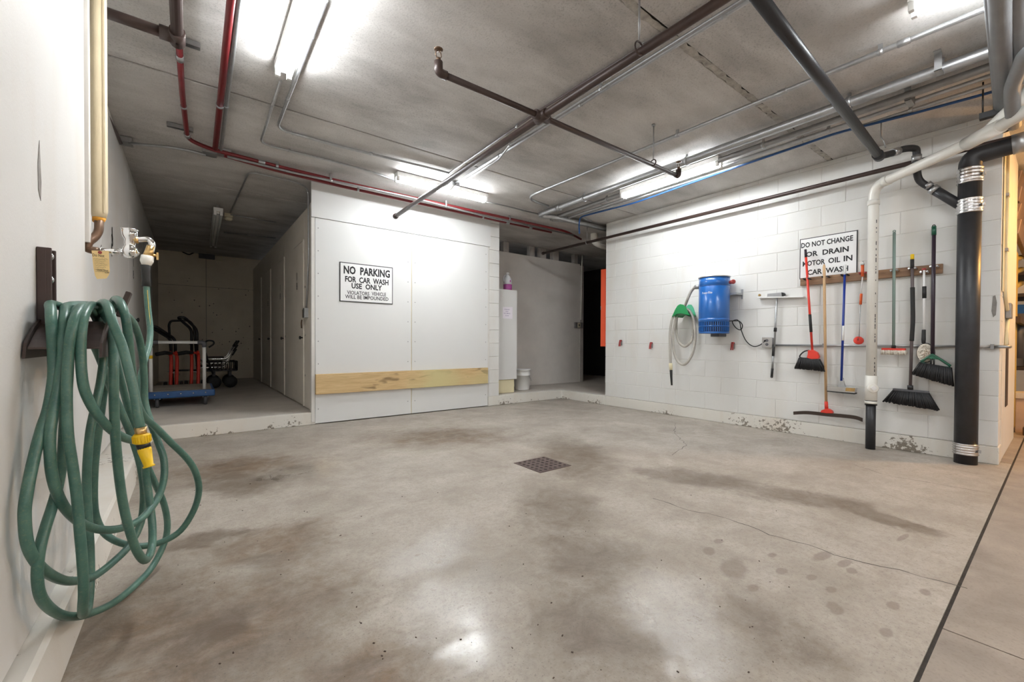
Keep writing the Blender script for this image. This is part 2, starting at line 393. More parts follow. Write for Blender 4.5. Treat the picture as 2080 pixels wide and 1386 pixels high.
# floor slabs
fl = sroot('floor', 'stained concrete floor slabs with open joints')
part('slab', 'wash_floor', fl, lambda m: m.box((-.60,.256,-.12), (5.30,5.50,0)))
part('slab', 'drive_concrete', fl, lambda m: m.box((-.60,-6,-.12), (2.035,.244,0)))
part('slab', 'drive_concrete', fl, lambda m: m.box((2.041,-6,-.12), (14,.244,0)))
part('slab', 'drive_concrete', fl, lambda m: m.box((5.31,.256,-.12), (14,4.0,0)))
part('joint_filler', 'joint_fill', fl, lambda m: m.box((-.6,-6,-.16), (14,5.5,-.006)))
def crack(pts, w=.004):
    P = [at_z(x, y, 0) for x, y in pts]; Q = []
    for a, b2 in zip(P, P[1:]):
        n = max(2, int((b2-a).length/.05))
        for k in range(n): Q.append(a.lerp(b2, k/n)+Vector((random.uniform(-.012,.012), random.uniform(-.012,.012), 0)))
    Q.append(P[-1]); m = MB(); vs = []
    for i, p in enumerate(Q):
        t = (Q[min(i+1, len(Q)-1)]-Q[max(i-1, 0)]).normalized(); s = Vector((-t.y, t.x, 0))*w*random.uniform(.3,1); vs += [p+s+Vector((0,0,.0006)), p-s+Vector((0,0,.0006))]
    m.add(vs, [(2*i, 2*i+1, 2*i+3, 2*i+2) for i in range(len(Q)-1)]); m.build('crack', 'crack', fl)
crack([(1325,1012),(1400,1036),(1460,1048),(1560,1085),(1640,1107),(1720,1135),(1830,1160),(1965,1196)])
crack([(1735,945),(1800,966),(1880,980),(2000,1000)], .003)
crack([(1372,860),(1370,880),(1395,905),(1365,925)], .003)

# kerbs and raised floors
struct('kerb_left', 'chipped white painted kerb along the left wall', 'kerb_paint', lambda m: m.prism([(-.62,-6,0),(-.295,-6,0),(-.312,-6,STEP-.01),(-.325,-6,STEP),(-.62,-6,STEP)], (0,YF+6.02,0)))
struct('step_aisle', 'raised concrete floor of the locker aisle', 'step_concrete', lambda m: m.box((-.62,YF+.06,0), (1.30,YB+.2,STEP)), .004)
struct('kerb_aisle', 'rough white painted step edge below the locker aisle', 'kerb_paint', lambda m: m.box((-.325,YF+.01,0), (1.165,YF+.06,STEP-.001)), .006)
struct('step_recess', 'raised concrete floor in the recess beside the block wall', 'step_concrete', lambda m: (m.box((3.55,YF+.13,0), (XR+.10,YP+.1,STEP)), m.box((XR+.10,4.40,0), (10,9.0,STEP))))
struct('kerb_recess', 'chipped white kerb in front of the recess', 'kerb_paint', lambda m: m.prism([(3.60,YF,0),(XR-.02,YF,0),(XR-.02,4.37,0),(XR+.10,4.37,0),(XR+.10,YF+.13,0),(3.60,YF+.13,0)], (0,0,STEP+.002)), .008)

# ceiling: wide planks across the bay
ce = sroot('ceiling', 'raw concrete plank ceiling with joints')
JY = [-6, -3.4, -.93, 1.47, 3.81, 6.24, 8.65, 11.4]
for i, (a, b2) in enumerate(zip(JY, JY[1:])):
    g = .022 if i in (2, 3) else .014
    part('plank', 'ceiling_concrete', ce, lambda m: m.box((-.75,a+g*.5 if i not in (3,) else a+.022,H), (14,b2-(.022 if i == 2 else g*.5),H+.2)), .006)
part('grout', 'joint_fill', ce, lambda m: m.box((-.75,-6,H+.012), (14,11.4,H+.22)))
def ragged(m):
    vs = []; n = 120
    for i in range(n+1):
        x = -.3+i*(5.46/n); a, c = random.uniform(.012,.034), random.uniform(.012,.034)
        vs += [(x,1.47-a,H-.0005), (x,1.47-a*.3,H-random.uniform(.0015,.003)), (x,1.47+c*.3,H-random.uniform(.0015,.003)), (x,1.47+c,H-.0005)]
    m.add(vs, [(4*i+k, 4*i+k+1, 4*i+k+5, 4*i+k+4) for i in range(n) for k in range(3)])
part('caulk_bead', 'caulk', ce, ragged)

# near left wall and its end board
wl = struct('wall_left', 'plain white painted concrete wall on the left', 'left_paint', lambda m: m.box((-.60,-6,STEP), (XW,YE,H)), .008)
struct('trim_1', 'narrow white board up the end of the left wall', 'trim_paint', lambda m: m.box((-.50,YE+.002,1.40), (XW+.014,YE+.034,H)), .003)
def scar(m):
    P = [at_x(x, y, XW) for x, y in ((79,285),(81,330),(83,370),(82,408),(77,385),(76,330))]
    m.prism([p+Vector((.0006,0,0)) for p in P], (.0008,0,0))
part('scar', 'patch_grey', wl, scar)
# locker row on the left
ll = sroot('wall_left_lockers', 'grey-white row of storage lockers along the left of the aisle')
edges = [YE, 4.25, 5.97, 7.68, 9.50, YB]
part('core', 'locker_paint', ll, lambda m: m.box((-.62,YE,STEP), (XL-.022,YB,H)))
for i, (a, b2) in enumerate(zip(edges, edges[1:])):
    part('panel', 'left_paint' if i < 4 else 'locker_paint', ll, lambda m: m.box((XL-.02,a+.006,STEP+.012), (XL,b2-.006,H-.004)), .002)
for px, py, s in ((228,474,'1'),(228,489,'3'),(227,509,'1'),(271,533,'1'),(271,558,'8')):
    p = at_x(px, py, XL+.002); text('number', s, p, (0,1,0), (0,0,1), .09 if s != '1' else .03, .10, 'sign_black', ll, .001, .02)
for px, py in ((272,650),(311,667)):
    p = at_x(px, py, XL); part('knob', 'black_paint', ll, lambda m: m.lathe([(.009,0),(.009,.025),(.024,.03),(.026,.04),(.014,.048)], p, (1,0,0), 12))
# lockers on the right of the aisle
XK = 1.14; ZT = at_x(625,421,XK).z
lk = sroot('wall_lockers', 'grey plywood row of numbered lockers on the right of the aisle')
part('core', 'locker_paint', lk, lambda m: m.box((XK+.022,YF+.12,STEP), (XK+.30,YB,min(ZT,H-.02))))
es = [5.43, 5.80, 6.54, 7.16, 7.93, 8.52, 9.19, 9.74, 10.36, YB]; isdoor = [0,1,0,1,0,1,0,1,0]
dz = at_x(618,487,XK).z
part('corner_post', 'trim_paint', lk, lambda m: m.box((XK-.012,YF+.03,STEP), (XK+.03,5.43,ZT)), .002)
for (a, b2), d in zip(zip(es, es[1:]), isdoor):
    if d:
        part('panel', 'locker_paint', lk, lambda m: m.box((XK,a+.003,dz+.006), (XK+.02,b2-.003,ZT)))
        dr = part('door', 'locker_paint', lk, lambda m: m.box((XK-.004,a+.008,STEP+.03), (XK+.018,b2-.008,dz-.004)), .002)
        part('edge_strip', 'locker_edge', dr, lambda m: m.box((XK-.016,a-.012,STEP+.02), (XK-.003,a+.012,dz)))
        part('knob', 'black_paint', dr, lambda m: m.lathe([(.009,0),(.009,.025),(.022,.03),(.024,.04),(.014,.048)], (XK-.004,a+.05,1.02), (-1,0,0), 10))
    else:
        part('panel', 'locker_paint', lk, lambda m: m.box((XK,a+.003,STEP+.012), (XK+.02,b2-.003,ZT)), .002)
        for zz in (.55, 1.05, 1.65):
            part('bolt', 'steel', lk, lambda m: m.lathe([(.014,0),(.012,.006),(.004,.009)], (XK,b2-.06,zz), (-1,0,0), 8))
for px, ys in ((604,(562,582)),(570,(585,602)),(545,(602,617))):
    for py, s in zip(ys, ('1','8')):
        p = at_x(px, py, XK); text('number', s, p, (0,-1,0), (0,0,1), .075 if s == '8' else .028, .10, 'sign_black', lk, .006, .02)
# aisle end wall: four poured sections
we = sroot('wall_aisle_end', 'buff poured concrete wall at the end of the locker aisle')
xj = at_y(419,640,YB).x; zj = at_y(419,583,YB).z
for a, b2 in ((-.52,xj-.004),(xj+.004,1.30)):
    for c, d in ((STEP,zj-.004),(zj+.004,H)):
        part('section', 'end_concrete', we, lambda m: m.box((a,YB,c), (b2,YB+.2,d)), .003)
part('backing', 'pock', we, lambda m: m.box((-.52,YB+.02,STEP), (1.30,YB+.22,H)))
random.seed(3)
for k in range(46):
    x, z, r = random.uniform(-.35,1.1), random.uniform(.3,2.3), random.uniform(.005,.015)
    part('pock_mark', 'pock', we, lambda m: m.lathe([(r,0),(r*.8,.003)], (x,YB-.0005,z), (0,-1,0), 7))

# white board wall facing the bay
wb = sroot('wall_back', 'wall of flat white boards at the back of the bay')
xa, xb, xc, xd = 1.16, at_y(836,650,YF).x, 3.60, 3.80
zh = at_y(800,469,YF).z
part('core', 'mortar', wb, lambda m: m.box((xa+.02,YF+.016,.01), (xd-.01,YF+.22,H)))
part('header_board', 'panel_paint', wb, lambda m: m.box((xa-.04,YF-.004,zh+.004), (xc+.03,YF+.016,H-.003)), .002)
part('edge_trim', 'trim_paint', wb, lambda m: m.box((xa-.04,YF,.03), (xa-.002,YF+.05,zh-.003)), .002)
part('board', 'panel_paint', wb, lambda m: m.box((xa+.002,YF,.012), (xb-.006,YF+.016,zh-.004)), .0015)
part('board', 'panel_paint', wb, lambda m: m.box((xb+.006,YF,.012), (xc-.012,YF+.016,zh-.004)), .0015)
part('seam_strip', 'panel_seam', wb, lambda m: m.box((xb-.008,YF+.006,.012), (xb+.008,YF+.017,zh-.004)))
part('edge_trim', 'trim_paint', wb, lambda m: m.box((xc-.010,YF+.002,.145), (xc+.008,YF+.03,zh-.004)), .001)
sc0 = None
for x in (xa+.035, xb-.05, xb+.05, xc-.05):
    for k in range(9):
        p = (x, YF, .18+k*.265)
        if sc0 is None: sc0 = part('screw', 'galv_dull', wb, lambda m: m.lathe([(.007,0),(.006,.0015)], (0,0,0), (0,-1,0), 8)); sc0.location = p
        else: cpy(sc0, wb, p)
m = MB().box((xc+.012,YF+.004,0), (xd,YF+.21,.2)); blk = None
for k in range(14):
    z0 = STEP+.003+k*.2032; z1 = min(z0+.1985, H-.004)
    m = MB().box((xc+.012,YF+.004,z0), (xd,YF+.21,z1)); m.build('block', 'block_paint', wb, .0025, seg=1)
# recess: side wall, partition, studs, dark room behind
struct('wall_recess_side', 'painted block side of the recess', 'block_paint', lambda m: m.box((3.62,YF+.23,STEP), (xd,YP,H)))
pa = sroot('wall_recess', 'greyish plywood partition with open studs above it')
zp = lambda x: 2.64
xr = at_y(1184,700,YP).x
part('sheet', 'niche_paint', pa, lambda m: m.box((xd,YP,STEP), (xr-.10,YP+.02,2.63)), .002)
part('edge_post', 'stud', pa, lambda m: m.box((xr-.10,YP-.012,STEP), (xr,YP+.09,2.60)), .003)
for px, wd in ((1027,10),(1080,10),(1102,13),(1128,13),(1169,8)):
    c = at_y(px, 500, YP+.04).x; hw = wd*.0062
    part('stud', 'stud', pa, lambda m: m.box((c-hw,YP+.02,2.3), (c+hw,YP+.11,H-.002)), .002)
struct('wall_dark_back', 'wall far behind the recess, coloured near black for shade', 'void_shade', lambda m: m.box((3.6,8.8,STEP), (10,9.0,H)))
struct('wall_dark_side', 'wall closing the passage behind the block wall, coloured near black for shade', 'void_shade', lambda m: m.box((8.2,4.0,STEP), (8.4,8.8,H)))
struct('wall_dark_near', 'wall behind the block wall, coloured near black for shade', 'void_shade', lambda m: m.box((XR+.22,3.9,0), (8.4,4.1,H)))
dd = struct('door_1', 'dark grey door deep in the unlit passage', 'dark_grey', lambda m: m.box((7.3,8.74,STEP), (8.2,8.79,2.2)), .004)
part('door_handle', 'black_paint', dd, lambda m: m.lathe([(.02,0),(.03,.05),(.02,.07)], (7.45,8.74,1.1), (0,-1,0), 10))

# block wall on the right: every block its own piece
wr = sroot('wall_right', 'white painted concrete block wall hung with cleaning tools')
Y0, Y1, TH = .32, 4.37, .20
struct('kerb_right', 'white painted base kerb with flaking paint under the block wall', 'kerb_paint', lambda m: m.box((XR-.004,Y0-.004,0), (XR+TH,Y1,STEP-.003)), .006)
part('mortar_core', 'mortar', wr, lambda m: m.box((XR+.0045,Y0+.0045,STEP), (XR+TH-.005,Y1-.0045,H)))
CH, BL = .2032, .4064; protos = {}
random.seed(11); r = 0; z = STEP
while z < H-.02:
    h = min(CH, H-z); y = Y0
    first = BL/2 if r % 2 else BL
    while y < Y1-.01:
        L = min(first if y == Y0 else BL, Y1-y); key = (round(L,3), round(h,3))
        c = Vector((XR+random.uniform(0,.0018), y, z))
        if key not in protos:
            mm = MB().box((0,.002,.002), (TH,L-.002,h-.002)); b0 = mm.build('block', 'block_paint', wr, .003, loc=(0,0,0), seg=1); protos[key] = b0; b0.location = c
        else: cpy(protos[key], wr, c)
        y += L
    z += h; r += 1
part('grey_patch', 'patch_grey', wr, lambda m: m.prism([at_x(x, y, XR-.0005) for x, y in ((2017,602),(2022,600),(2025,615),(2023,640),(2017,645),(2014,632))], (-.0006,0,0)))

struct('wall_return', 'cream plastered end of the block wall facing the drive', 'left_paint', lambda m: m.box((XR+TH,Y0,0), (6.82,3.8,H)))
struct('gap_shade', 'flat dark strip painted as the shade of a gap in the end of the block wall', 'skid_dark', lambda m: m.box((5.70,Y0-.005,.42), (5.92,Y0-.001,1.30)))  # thin sheet on the wall face, dark colour stands for the gap's shade
# bay beyond the block wall, and the garage behind the camera
struct('wall_bay', 'plastered wall of the neighbouring bay', 'wall_paint', lambda m: m.box((11.8,-6,0), (12.0,4,H)))
struct('wall_bay_back', 'tan wall of the neighbouring bay', 'pink_concrete', lambda m: m.box((6.82,3.7,0), (12,3.8,H)))
struct('wall_garage', 'white wall of the garage opposite the bay', 'wall_paint', lambda m: m.box((-.6,-6.2,0), (14,-6,H)))
# ------------------------------------------------------------------ fluorescent fixtures
def fixture(label, a, b2, lit=True, cat='light'):
    a, b2 = Vector(a), Vector(b2); c = (a+b2)/2; ax = (b2-a).normalized(); L = (b2-a).length; sd = Vector((0,0,1)).cross(ax)
    t = thing('fluorescent_light', label, cat, (c.x, c.y, H), 'fluorescent strip lights on the ceiling')
    part('housing', 'white_metal', t, lambda m: m.obox(c+Vector((0,0,.035)), (L,.105,.050), ax), .004)
    part('spine', 'white_metal', t, lambda m: m.obox(c+Vector((0,0,.005)), (L-.06,.032,.035), ax), .003)
    if c.z+.062 < H:
        for s in (-.38, .38): part('hanger', 'galv', t, lambda m: m.obox((c+ax*(L*s)+Vector((0,0,(H-c.z+.06)/2))), (.03,.03,H-c.z-.062), ax))
    for s in (-1, 1):
        part('lamp_tube', 'tube_lit' if lit else 'tube_off', t, lambda m: m.tube([a+ax*.035+sd*(.034*s)+Vector((0,0,-.016)), b2-ax*.035+sd*(.034*s)+Vector((0,0,-.016))], .0145, 12))
        for e, d in ((a, 1), (b2, -1)):
            part('lamp_holder', 'white_metal', t, lambda m: m.obox(e+ax*(.016*d)+sd*(.034*s)+Vector((0,0,-.012)), (.026,.03,.05), ax), .003)
    return t
zl = H-.065
fixture('lit strip light running beside the red pipes', (.50,1.98,zl), (.50,3.20,zl))
fixture('lit strip light above the white board wall', (1.79,4.46,zl), (2.96,4.44,zl))
fixture('lit strip light close to the block wall over the blue vacuum', (4.19,2.10,zl), (4.19,3.30,zl))
fixture('lit strip light over the drive beside the black drain pipe', (3.07,-.70,zl), (3.07,.53,zl))
fixture('unlit strip light in the dark locker aisle', (.30,6.75,2.66), (.33,9.15,2.66), False)
for k, (x, y) in enumerate(((1.0,-1.6),(3.4,-2.6),(1.0,-4.2),(5.6,-2.6))):  # unseen fixtures behind the camera, added as frontal fill light
    fixture(('unseen strip light added as fill over the drive near the left wall', 'unseen strip light added as fill over the middle of the drive', 'unseen strip light added as fill by the far side of the drive', 'unseen strip light added as fill over the drive before the next bay')[k], (x,y,zl), (x,y-1.2,zl))
# warm lamp of the neighbouring bay
lw = Vector((6.3,-1.0,2.40))
t = thing('bay_lamp', 'warm sodium lamp in the neighbouring bay', 'light', (lw.x, lw.y, H))
part('housing', 'galv_dull', t, lambda m: m.lathe([(.05,H-lw.z),(.07,.16),(.16,.05),(.17,.02)], lw, (0,0,1), 20))
part('bulb', 'bulb_warm', t, lambda m: m.lathe([(.01,-.09),(.05,-.05),(.055,0),(.03,.05)], lw, (0,0,1), 14))
# ------------------------------------------------------------------ pipes and conduits under the ceiling
def P(lst, z): return [at_z(x, y, z) for x, y in lst]
def conduit(name, label, cat, pts, r, mat, fr=.12, clips=(), group=None, n=10, couplings=()):
    path = fillet(pts, fr); c = pts[0]
    t = thing(name, label, cat, c, group)
    part('pipe_run', mat, t, lambda m: m.tube(path, r, n))
    L = [0]
    for a, b2 in zip(path, path[1:]): L.append(L[-1]+(b2-a).length)
    def along(f):
        d = f*L[-1]
        for i in range(len(path)-1):
            if L[i+1] >= d:
                u = (d-L[i])/max(1e-6, L[i+1]-L[i]); return path[i].lerp(path[i+1], u), (path[i+1]-path[i]).normalized()
        return path[-1], (path[-1]-path[-2]).normalized()
    for f in clips:
        p, d = along(f)
        def clip(m):
            m.tube([p-d*.012, p+d*.012], r*1.22, n)
            if abs(d.z) < .6: m.obox(p+Vector((0,0,(H-.004-p.z)/2)), (.022,.012,max(.01,H-.004-p.z)), d)
        part('clip', 'galv', t, clip)
    for f in couplings:
        p, d = along(f); part('coupling', 'galv', t, lambda m: m.tube([p-d*.03, p-d*.028, p+d*.028, p+d*.03], [r*1.05,r*1.25,r*1.25,r*1.05], n))
    return t
def hanger(t, p, r):
    part('hanger', 'galv_dull', t, lambda m: (m.tube([p+Vector((0,0,r*1.6)), Vector((p.x,p.y,H-.004))], .006, 6), m.lathe([(.016,0),(.016,.012)], (p.x,p.y,H-.014), (0,0,1), 8)))
def ringp(c, ax, r, n=16):
    ax = Vector(ax).normalized(); N_ = ax.orthogonal().normalized(); B = ax.cross(N_)
    return [Vector(c)+(N_*math.cos(2*math.pi*k/n)+B*math.sin(2*math.pi*k/n))*r for k in range(n)]

# sprinkler cross
zs = 2.5
a, b2 = at_z(803,440,zs), at_z(1478,0,zs); d = (b2-a).normalized(); far = b2+d*1.6
t = thing('sprinkler_pipe', 'dark brown sprinkler main with a cross branch hung below the ceiling', 'pipe', a)
X0 = at_z(1100,237,zs)
part('main_pipe', 'brown_pipe', t, lambda m: m.tube([a, X0, far], .024, 12))
part('end_cap', 'brown_pipe', t, lambda m: m.lathe([(.031,-.01),(.033,0),(.033,.035),(.028,.04)], a, d, 12))
e0, e1 = at_z(897,150,zs), at_z(1376,357,zs)
part('branch_pipe', 'brown_pipe', t, lambda m: m.tube([e0, X0, e1], .0185, 12))
part('cross_fitting', 'brown_pipe', t, lambda m: (m.tube([X0-d*.055, X0-d*.05, X0+d*.05, X0+d*.055], [.03,.036,.036,.03], 12), m.tube([X0+(e0-X0).normalized()*.06, X0+(e1-X0).normalized()*.06], .031, 12)))
for e, o in ((e0, X0), (e1, X0)):
    u = (e-o).normalized(); up = Vector((0,0,1))
    part('elbow', 'brown_pipe', t, lambda m: m.tube(fillet([e-u*.03, e+u*.02, e+u*.02+up*.06], .03), .025, 12))
    hd = e+u*.02+up*.06
    def head(m):
        m.lathe([(.013,0),(.013,.02),(.008,.022)], hd, up, 10)
        for s in (-1, 1): m.tube([hd+u*(.008*s)+up*.02, hd+u*(.018*s)+up*.035, hd+u*(.014*s)+up*.055, hd+up*.065], .003, 6)
        m.lathe([(.004,.062),(.024,.066),(.026,.070),(.006,.073)], hd, up, 12)
    part('sprinkler_head', 'copper_dark', t, head)
for px, py, r in ((1298,100,.024), (1327,332,.0185)):
    p = at_z(px, py, zs)
    hanger(t, p, r); part('hanger_ring', 'brown_pipe', t, lambda m: m.tube(ringp(p+Vector((0,0,.006)), (d if r > .02 else (e1-e0)), r*1.35), .005, 6, closed=True))

# conduits beside the main
zc = H-.022
conduit('conduit', 'grey conduit beside the sprinkler main, ending at the strip light over the white boards', 'conduit', P([(925,372),(1100,262),(1522,0)], zc)+[at_z(1522,0,zc)+d*1.2], .013, 'galv', .1, (.2,.45,.7), 'ceiling conduits')
conduit('conduit', 'second grey conduit beside the sprinkler main, kinked partway along', 'conduit', P([(935,372),(1012,325),(1035,295),(1110,250),(1508,0)], zc-.03)+[at_z(1508,0,zc-.03)+d*1.2], .011, 'galv_dull', .06, (.25,.5), 'ceiling conduits')
conduit('conduit', 'thin dark conduit on the ceiling just left of the sprinkler main', 'conduit', P([(912,352),(1100,222),(1455,0)], zc)+[at_z(1455,0,zc)+d*1.2], .010, 'brown_grey', .1, (.3,.6), 'ceiling conduits')
t = thing('junction_box', 'small grey junction box at the end of the strip light', 'box', at_z(922,376,H))
part('box', 'galv', t, lambda m: m.obox(at_z(922,376,H-.03), (.10,.10,.05)), .003)
part('elbow_fitting', 'white_metal', t, lambda m: m.tube(fillet([at_z(922,376,H-.05), at_z(916,384,H-.09), at_z(908,388,H-.09)], .03), .014, 10))
# conduits round the left light
conduit('conduit', 'thin conduit from the light by the red pipes turning to the back light', 'conduit', P([(570,165),(528,292),(690,331),(765,352),(806,368)], zc), .010, 'galv', .12, (.15,.55), 'ceiling conduits')
conduit('conduit', 'thin conduit passing the light by the red pipes, then along the back', 'conduit', P([(662,0),(562,262),(700,300),(880,343),(912,352)], zc), .012, 'galv', .12, (.1,.35,.75), 'ceiling conduits')
conduit('conduit', 'thin conduit from the back strip light to the pipe bundle at the block wall', 'conduit', P([(986,410),(1020,417),(1100,437)], zc), .009, 'galv_dull', .05, (), 'ceiling conduits')
# red pipes
zr = H-.05
conduit('red_pipe', 'thin red conduit bending from the brown pipe tee along the bay back', 'pipe', P([(364,92),(370,190),(381,283)], zr)+P([(425,302),(560,337),(700,371),(1000,437),(1150,470),(1180,486)], zr), .018, 'red_paint', .16, (.12,.32,.55,.75), 'red pipes', couplings=(.02,.2,.3))
conduit('red_pipe', 'thicker red conduit running straight back to the junction boxes', 'pipe', P([(476,-30),(470,0),(437,302)], zr), .022, 'red_paint', .1, (.6,), 'red pipes', 12)
conduit('red_pipe', 'second red conduit doubled along the back of the bay below the first', 'pipe', P([(455,316),(560,346),(700,380),(1000,446),(1120,472)], zr-.008), .017, 'red_paint', .1, (.3,.7), 'red pipes', couplings=(.8,.9))
conduit('conduit', 'grey conduit alongside the thicker red pipe', 'conduit', P([(492,-30),(486,0),(449,304)], zr), .014, 'galv_dull', .1, (.6,), 'ceiling conduits')
conduit('conduit', 'grey conduit under the red pipes along the back of the bay', 'conduit', P([(462,318),(600,352),(830,400),(1000,443),(1165,478)], zr-.03), .012, 'galv_dull', .1, (.2,.5,.8), 'ceiling conduits')
conduit('conduit', 'drooping conduit between the ceiling boxes by the lockers', 'conduit', P([(262,290),(300,295),(340,298),(380,305),(418,314)], zr), .013, 'galv', .05, (), 'ceiling conduits')
conduit('conduit', 'dark conduit along the top of the left lockers', 'conduit', P([(216,232),(246,290)], zr), .014, 'brown_grey', .05, (), 'ceiling conduits')
for px, py, lab in ((253,290,'square metal ceiling box above the left lockers'), (426,313,'square metal ceiling box on the red pipe run'), (456,314,'square metal ceiling box beside the box on the red pipe run')):
    p = at_z(px, py, H-.045); t = thing('ceiling_box', lab, 'box', (p.x,p.y,H), 'metal boxes on the red pipe run')
    part('box', 'galv', t, lambda m: m.obox(p+Vector((0,0,.02)), (.11,.11,.045)), .004)
    part('cover', 'galv_dull', t, lambda m: m.obox(p+Vector((0,0,-.006)), (.115,.115,.006)))
for px, py, wd, lab in ((378,86,.14,'short galvanized strut under the brown pipe tee'), (366,259,.18,'galvanized strut across the thin red pipe')):
    p = at_z(px, py, H-.02); t = thing('strut_channel', lab, 'bracket', (p.x,p.y,H))
    part('channel', 'galv', t, lambda m: (m.obox(p+Vector((0,0,.014)), (wd,.04,.004)), m.obox(p+Vector((0,.019,0)), (wd,.003,.03)), m.obox(p+Vector((0,-.019,0)), (wd,.003,.03))))
# brown tee at the top left
z6 = 2.62; tee = at_z(360,76,z6)
t = thing('brown_tee_pipe', 'thick brown pipe tee beside the left wall', 'pipe', tee)
q0 = at_z(222,28,z6); q1 = at_z(357,0,z6); dq = (q1-tee).normalized()
part('pipe_run', 'brown_pipe', t, lambda m: m.tube([q0+(q0-tee).normalized()*.12, tee], .027, 14))
part('pipe_run', 'brown_pipe', t, lambda m: m.tube([tee, q1+dq*1.5], .027, 14))
part('tee_fitting', 'brown_pipe', t, lambda m: (m.tube([tee-dq*.05, tee+dq*.06], .036, 14), m.tube([tee, tee+(q0-tee).normalized()*.075], .036, 14)))
part('drop_nipple', 'steel', t, lambda m: m.tube([tee-dq*.04, tee-dq*.10+Vector((0,0,.06)), at_z(364,92,zr)], .012, 10))
part('hanger', 'galv_dull', t, lambda m: m.tube([tee+dq*.5+Vector((0,0,.02)), Vector((tee.x, (tee+dq*.5).y, H))], .006, 6))

# conduits by the block wall
YT = 4.45
def bay_run(label, px_near, px_bend, z, r, mat, yb, name='conduit', clips=(), couplings=(), stop=None):
    n0 = at_z(*px_near, z); n1 = at_z(*px_bend, z)
    ext = n0+(n0-n1).normalized()*1.2
    return conduit(name, label, 'conduit', [ext, n0, n1]+([Vector((n1.x+stop,n1.y+.06,z))] if stop else [Vector((n1.x+.25,yb,z)), Vector((XR+.9,yb,z))]), r, mat, .22, clips, 'ceiling conduits', 12, couplings)
bay_run('slim pale conduit on the ceiling crossing over the black drain pipe', (1996,20), (1066,402), H-.05, .016, 'galv', 4.20, clips=(.3,.55), couplings=(.28,.4), stop=.45)
bay_run('thickest galvanized conduit along the ceiling near the block wall', (2010,105), (1090,438), H-.07, .036, 'galv', 4.42, clips=(.25,.42,.6), couplings=(.66,))
bay_run('thick galvanized conduit just behind the thickest one', (2012,135), (1112,447), H-.05, .026, 'galv_dull', 4.50, clips=(.35,.6))
bay_run('thin conduit clipped along the block wall side of the ceiling', (2012,154), (1142,447), H-.05, .015, 'galv', 4.46, clips=(.3,.5))
bay_run('thin conduit next to the blue cable', (2013,172), (1178,440), H-.05, .014, 'galv', 4.12, clips=(.3,), stop=.3)
bz = H-.075
conduit('blue_cable', 'bright blue cable run along the ceiling beside the block wall', 'cable', [at_z(2012,188,bz)+Vector((0,-1.0,0))]+P([(2012,188),(1850,232),(1700,270)], bz)+[at_z(1560,318,bz-.01), at_z(1460,352,bz), at_z(1290,412,bz), at_z(1178,441,bz), at_z(1176,458,bz-.10), at_z(1177,474,bz-.26)], .0105, 'blue_cable', .08, (), None, 8)
for px, py, lab, hw, dp, mt in ((1848,205,'small black clamp bracket holding the thin conduits', .07, .09, 'galv_dull'), (1908,135,'tall galvanized strap bracket around the thickest conduit', .048, .112, 'galv')):
    p = at_z(px, py, H-.07); t = thing('pipe_bracket', lab, 'bracket', (p.x,p.y,H))
    part('strap', mt, t, lambda m: (m.box((p.x-hw,p.y-.018,H-dp), (p.x+hw,p.y+.018,H-dp+.004)), m.box((p.x-hw,p.y-.018,H-dp), (p.x-hw+.004,p.y+.018,H-.002)), m.box((p.x+hw-.004,p.y-.018,H-dp), (p.x+hw,p.y+.018,H-.002))))
    part('foot', mt, t, lambda m: m.box((p.x-hw-.04,p.y-.018,H-.006), (p.x-hw,p.y+.018,H-.002)))
# brown pipe along the block wall
zw, xw = 2.555, 5.0
t = thing('wall_sprinkler_pipe', 'long brown pipe running along the block wall into the recess', 'pipe', (xw,5.6,zw))
w0, w1 = at_x(1105,512,xw), at_x(1884,323,xw); w0.z = 2.56; w1.z = 2.55
part('pipe_run', 'brown_pipe', t, lambda m: m.tube([w0, w1, w1+Vector((0,-.5,0))], .021, 12))
part('end_cap', 'brown_pipe', t, lambda m: m.tube([w0, w0+Vector((0,.04,0))], .028, 12))
for yy in (4.62,):
    hanger(t, Vector((xw,yy,zw)), .021); part('hanger_ring', 'galv_dull', t, lambda m: m.tube(ringp((xw,yy,zw), (0,1,0), .028), .004, 6, closed=True))
YQ = 4.9; v0, v1 = at_y(1207,461,YQ), at_y(1207,486,YQ)
t = thing('white_drain_elbow', 'white plastic pipe elbow at the corner of the block wall', 'pipe', (v0.x,YQ,H))
part('stub', 'pvc', t, lambda m: m.lathe([(.062,v1.z),(.062,v1.z+.10),(.054,v1.z+.11),(.054,H-.002)], (v1.x,YQ,0), (0,0,1), 16))
part('elbow', 'pvc', t, lambda m: m.tube(spline([v1+Vector((0,0,.02)), at_y(1209,491,YQ), at_y(1217,496,YQ-.05), at_y(1230,500,YQ-.05), at_y(1250,502,YQ-.05)], 5), .06, 14))

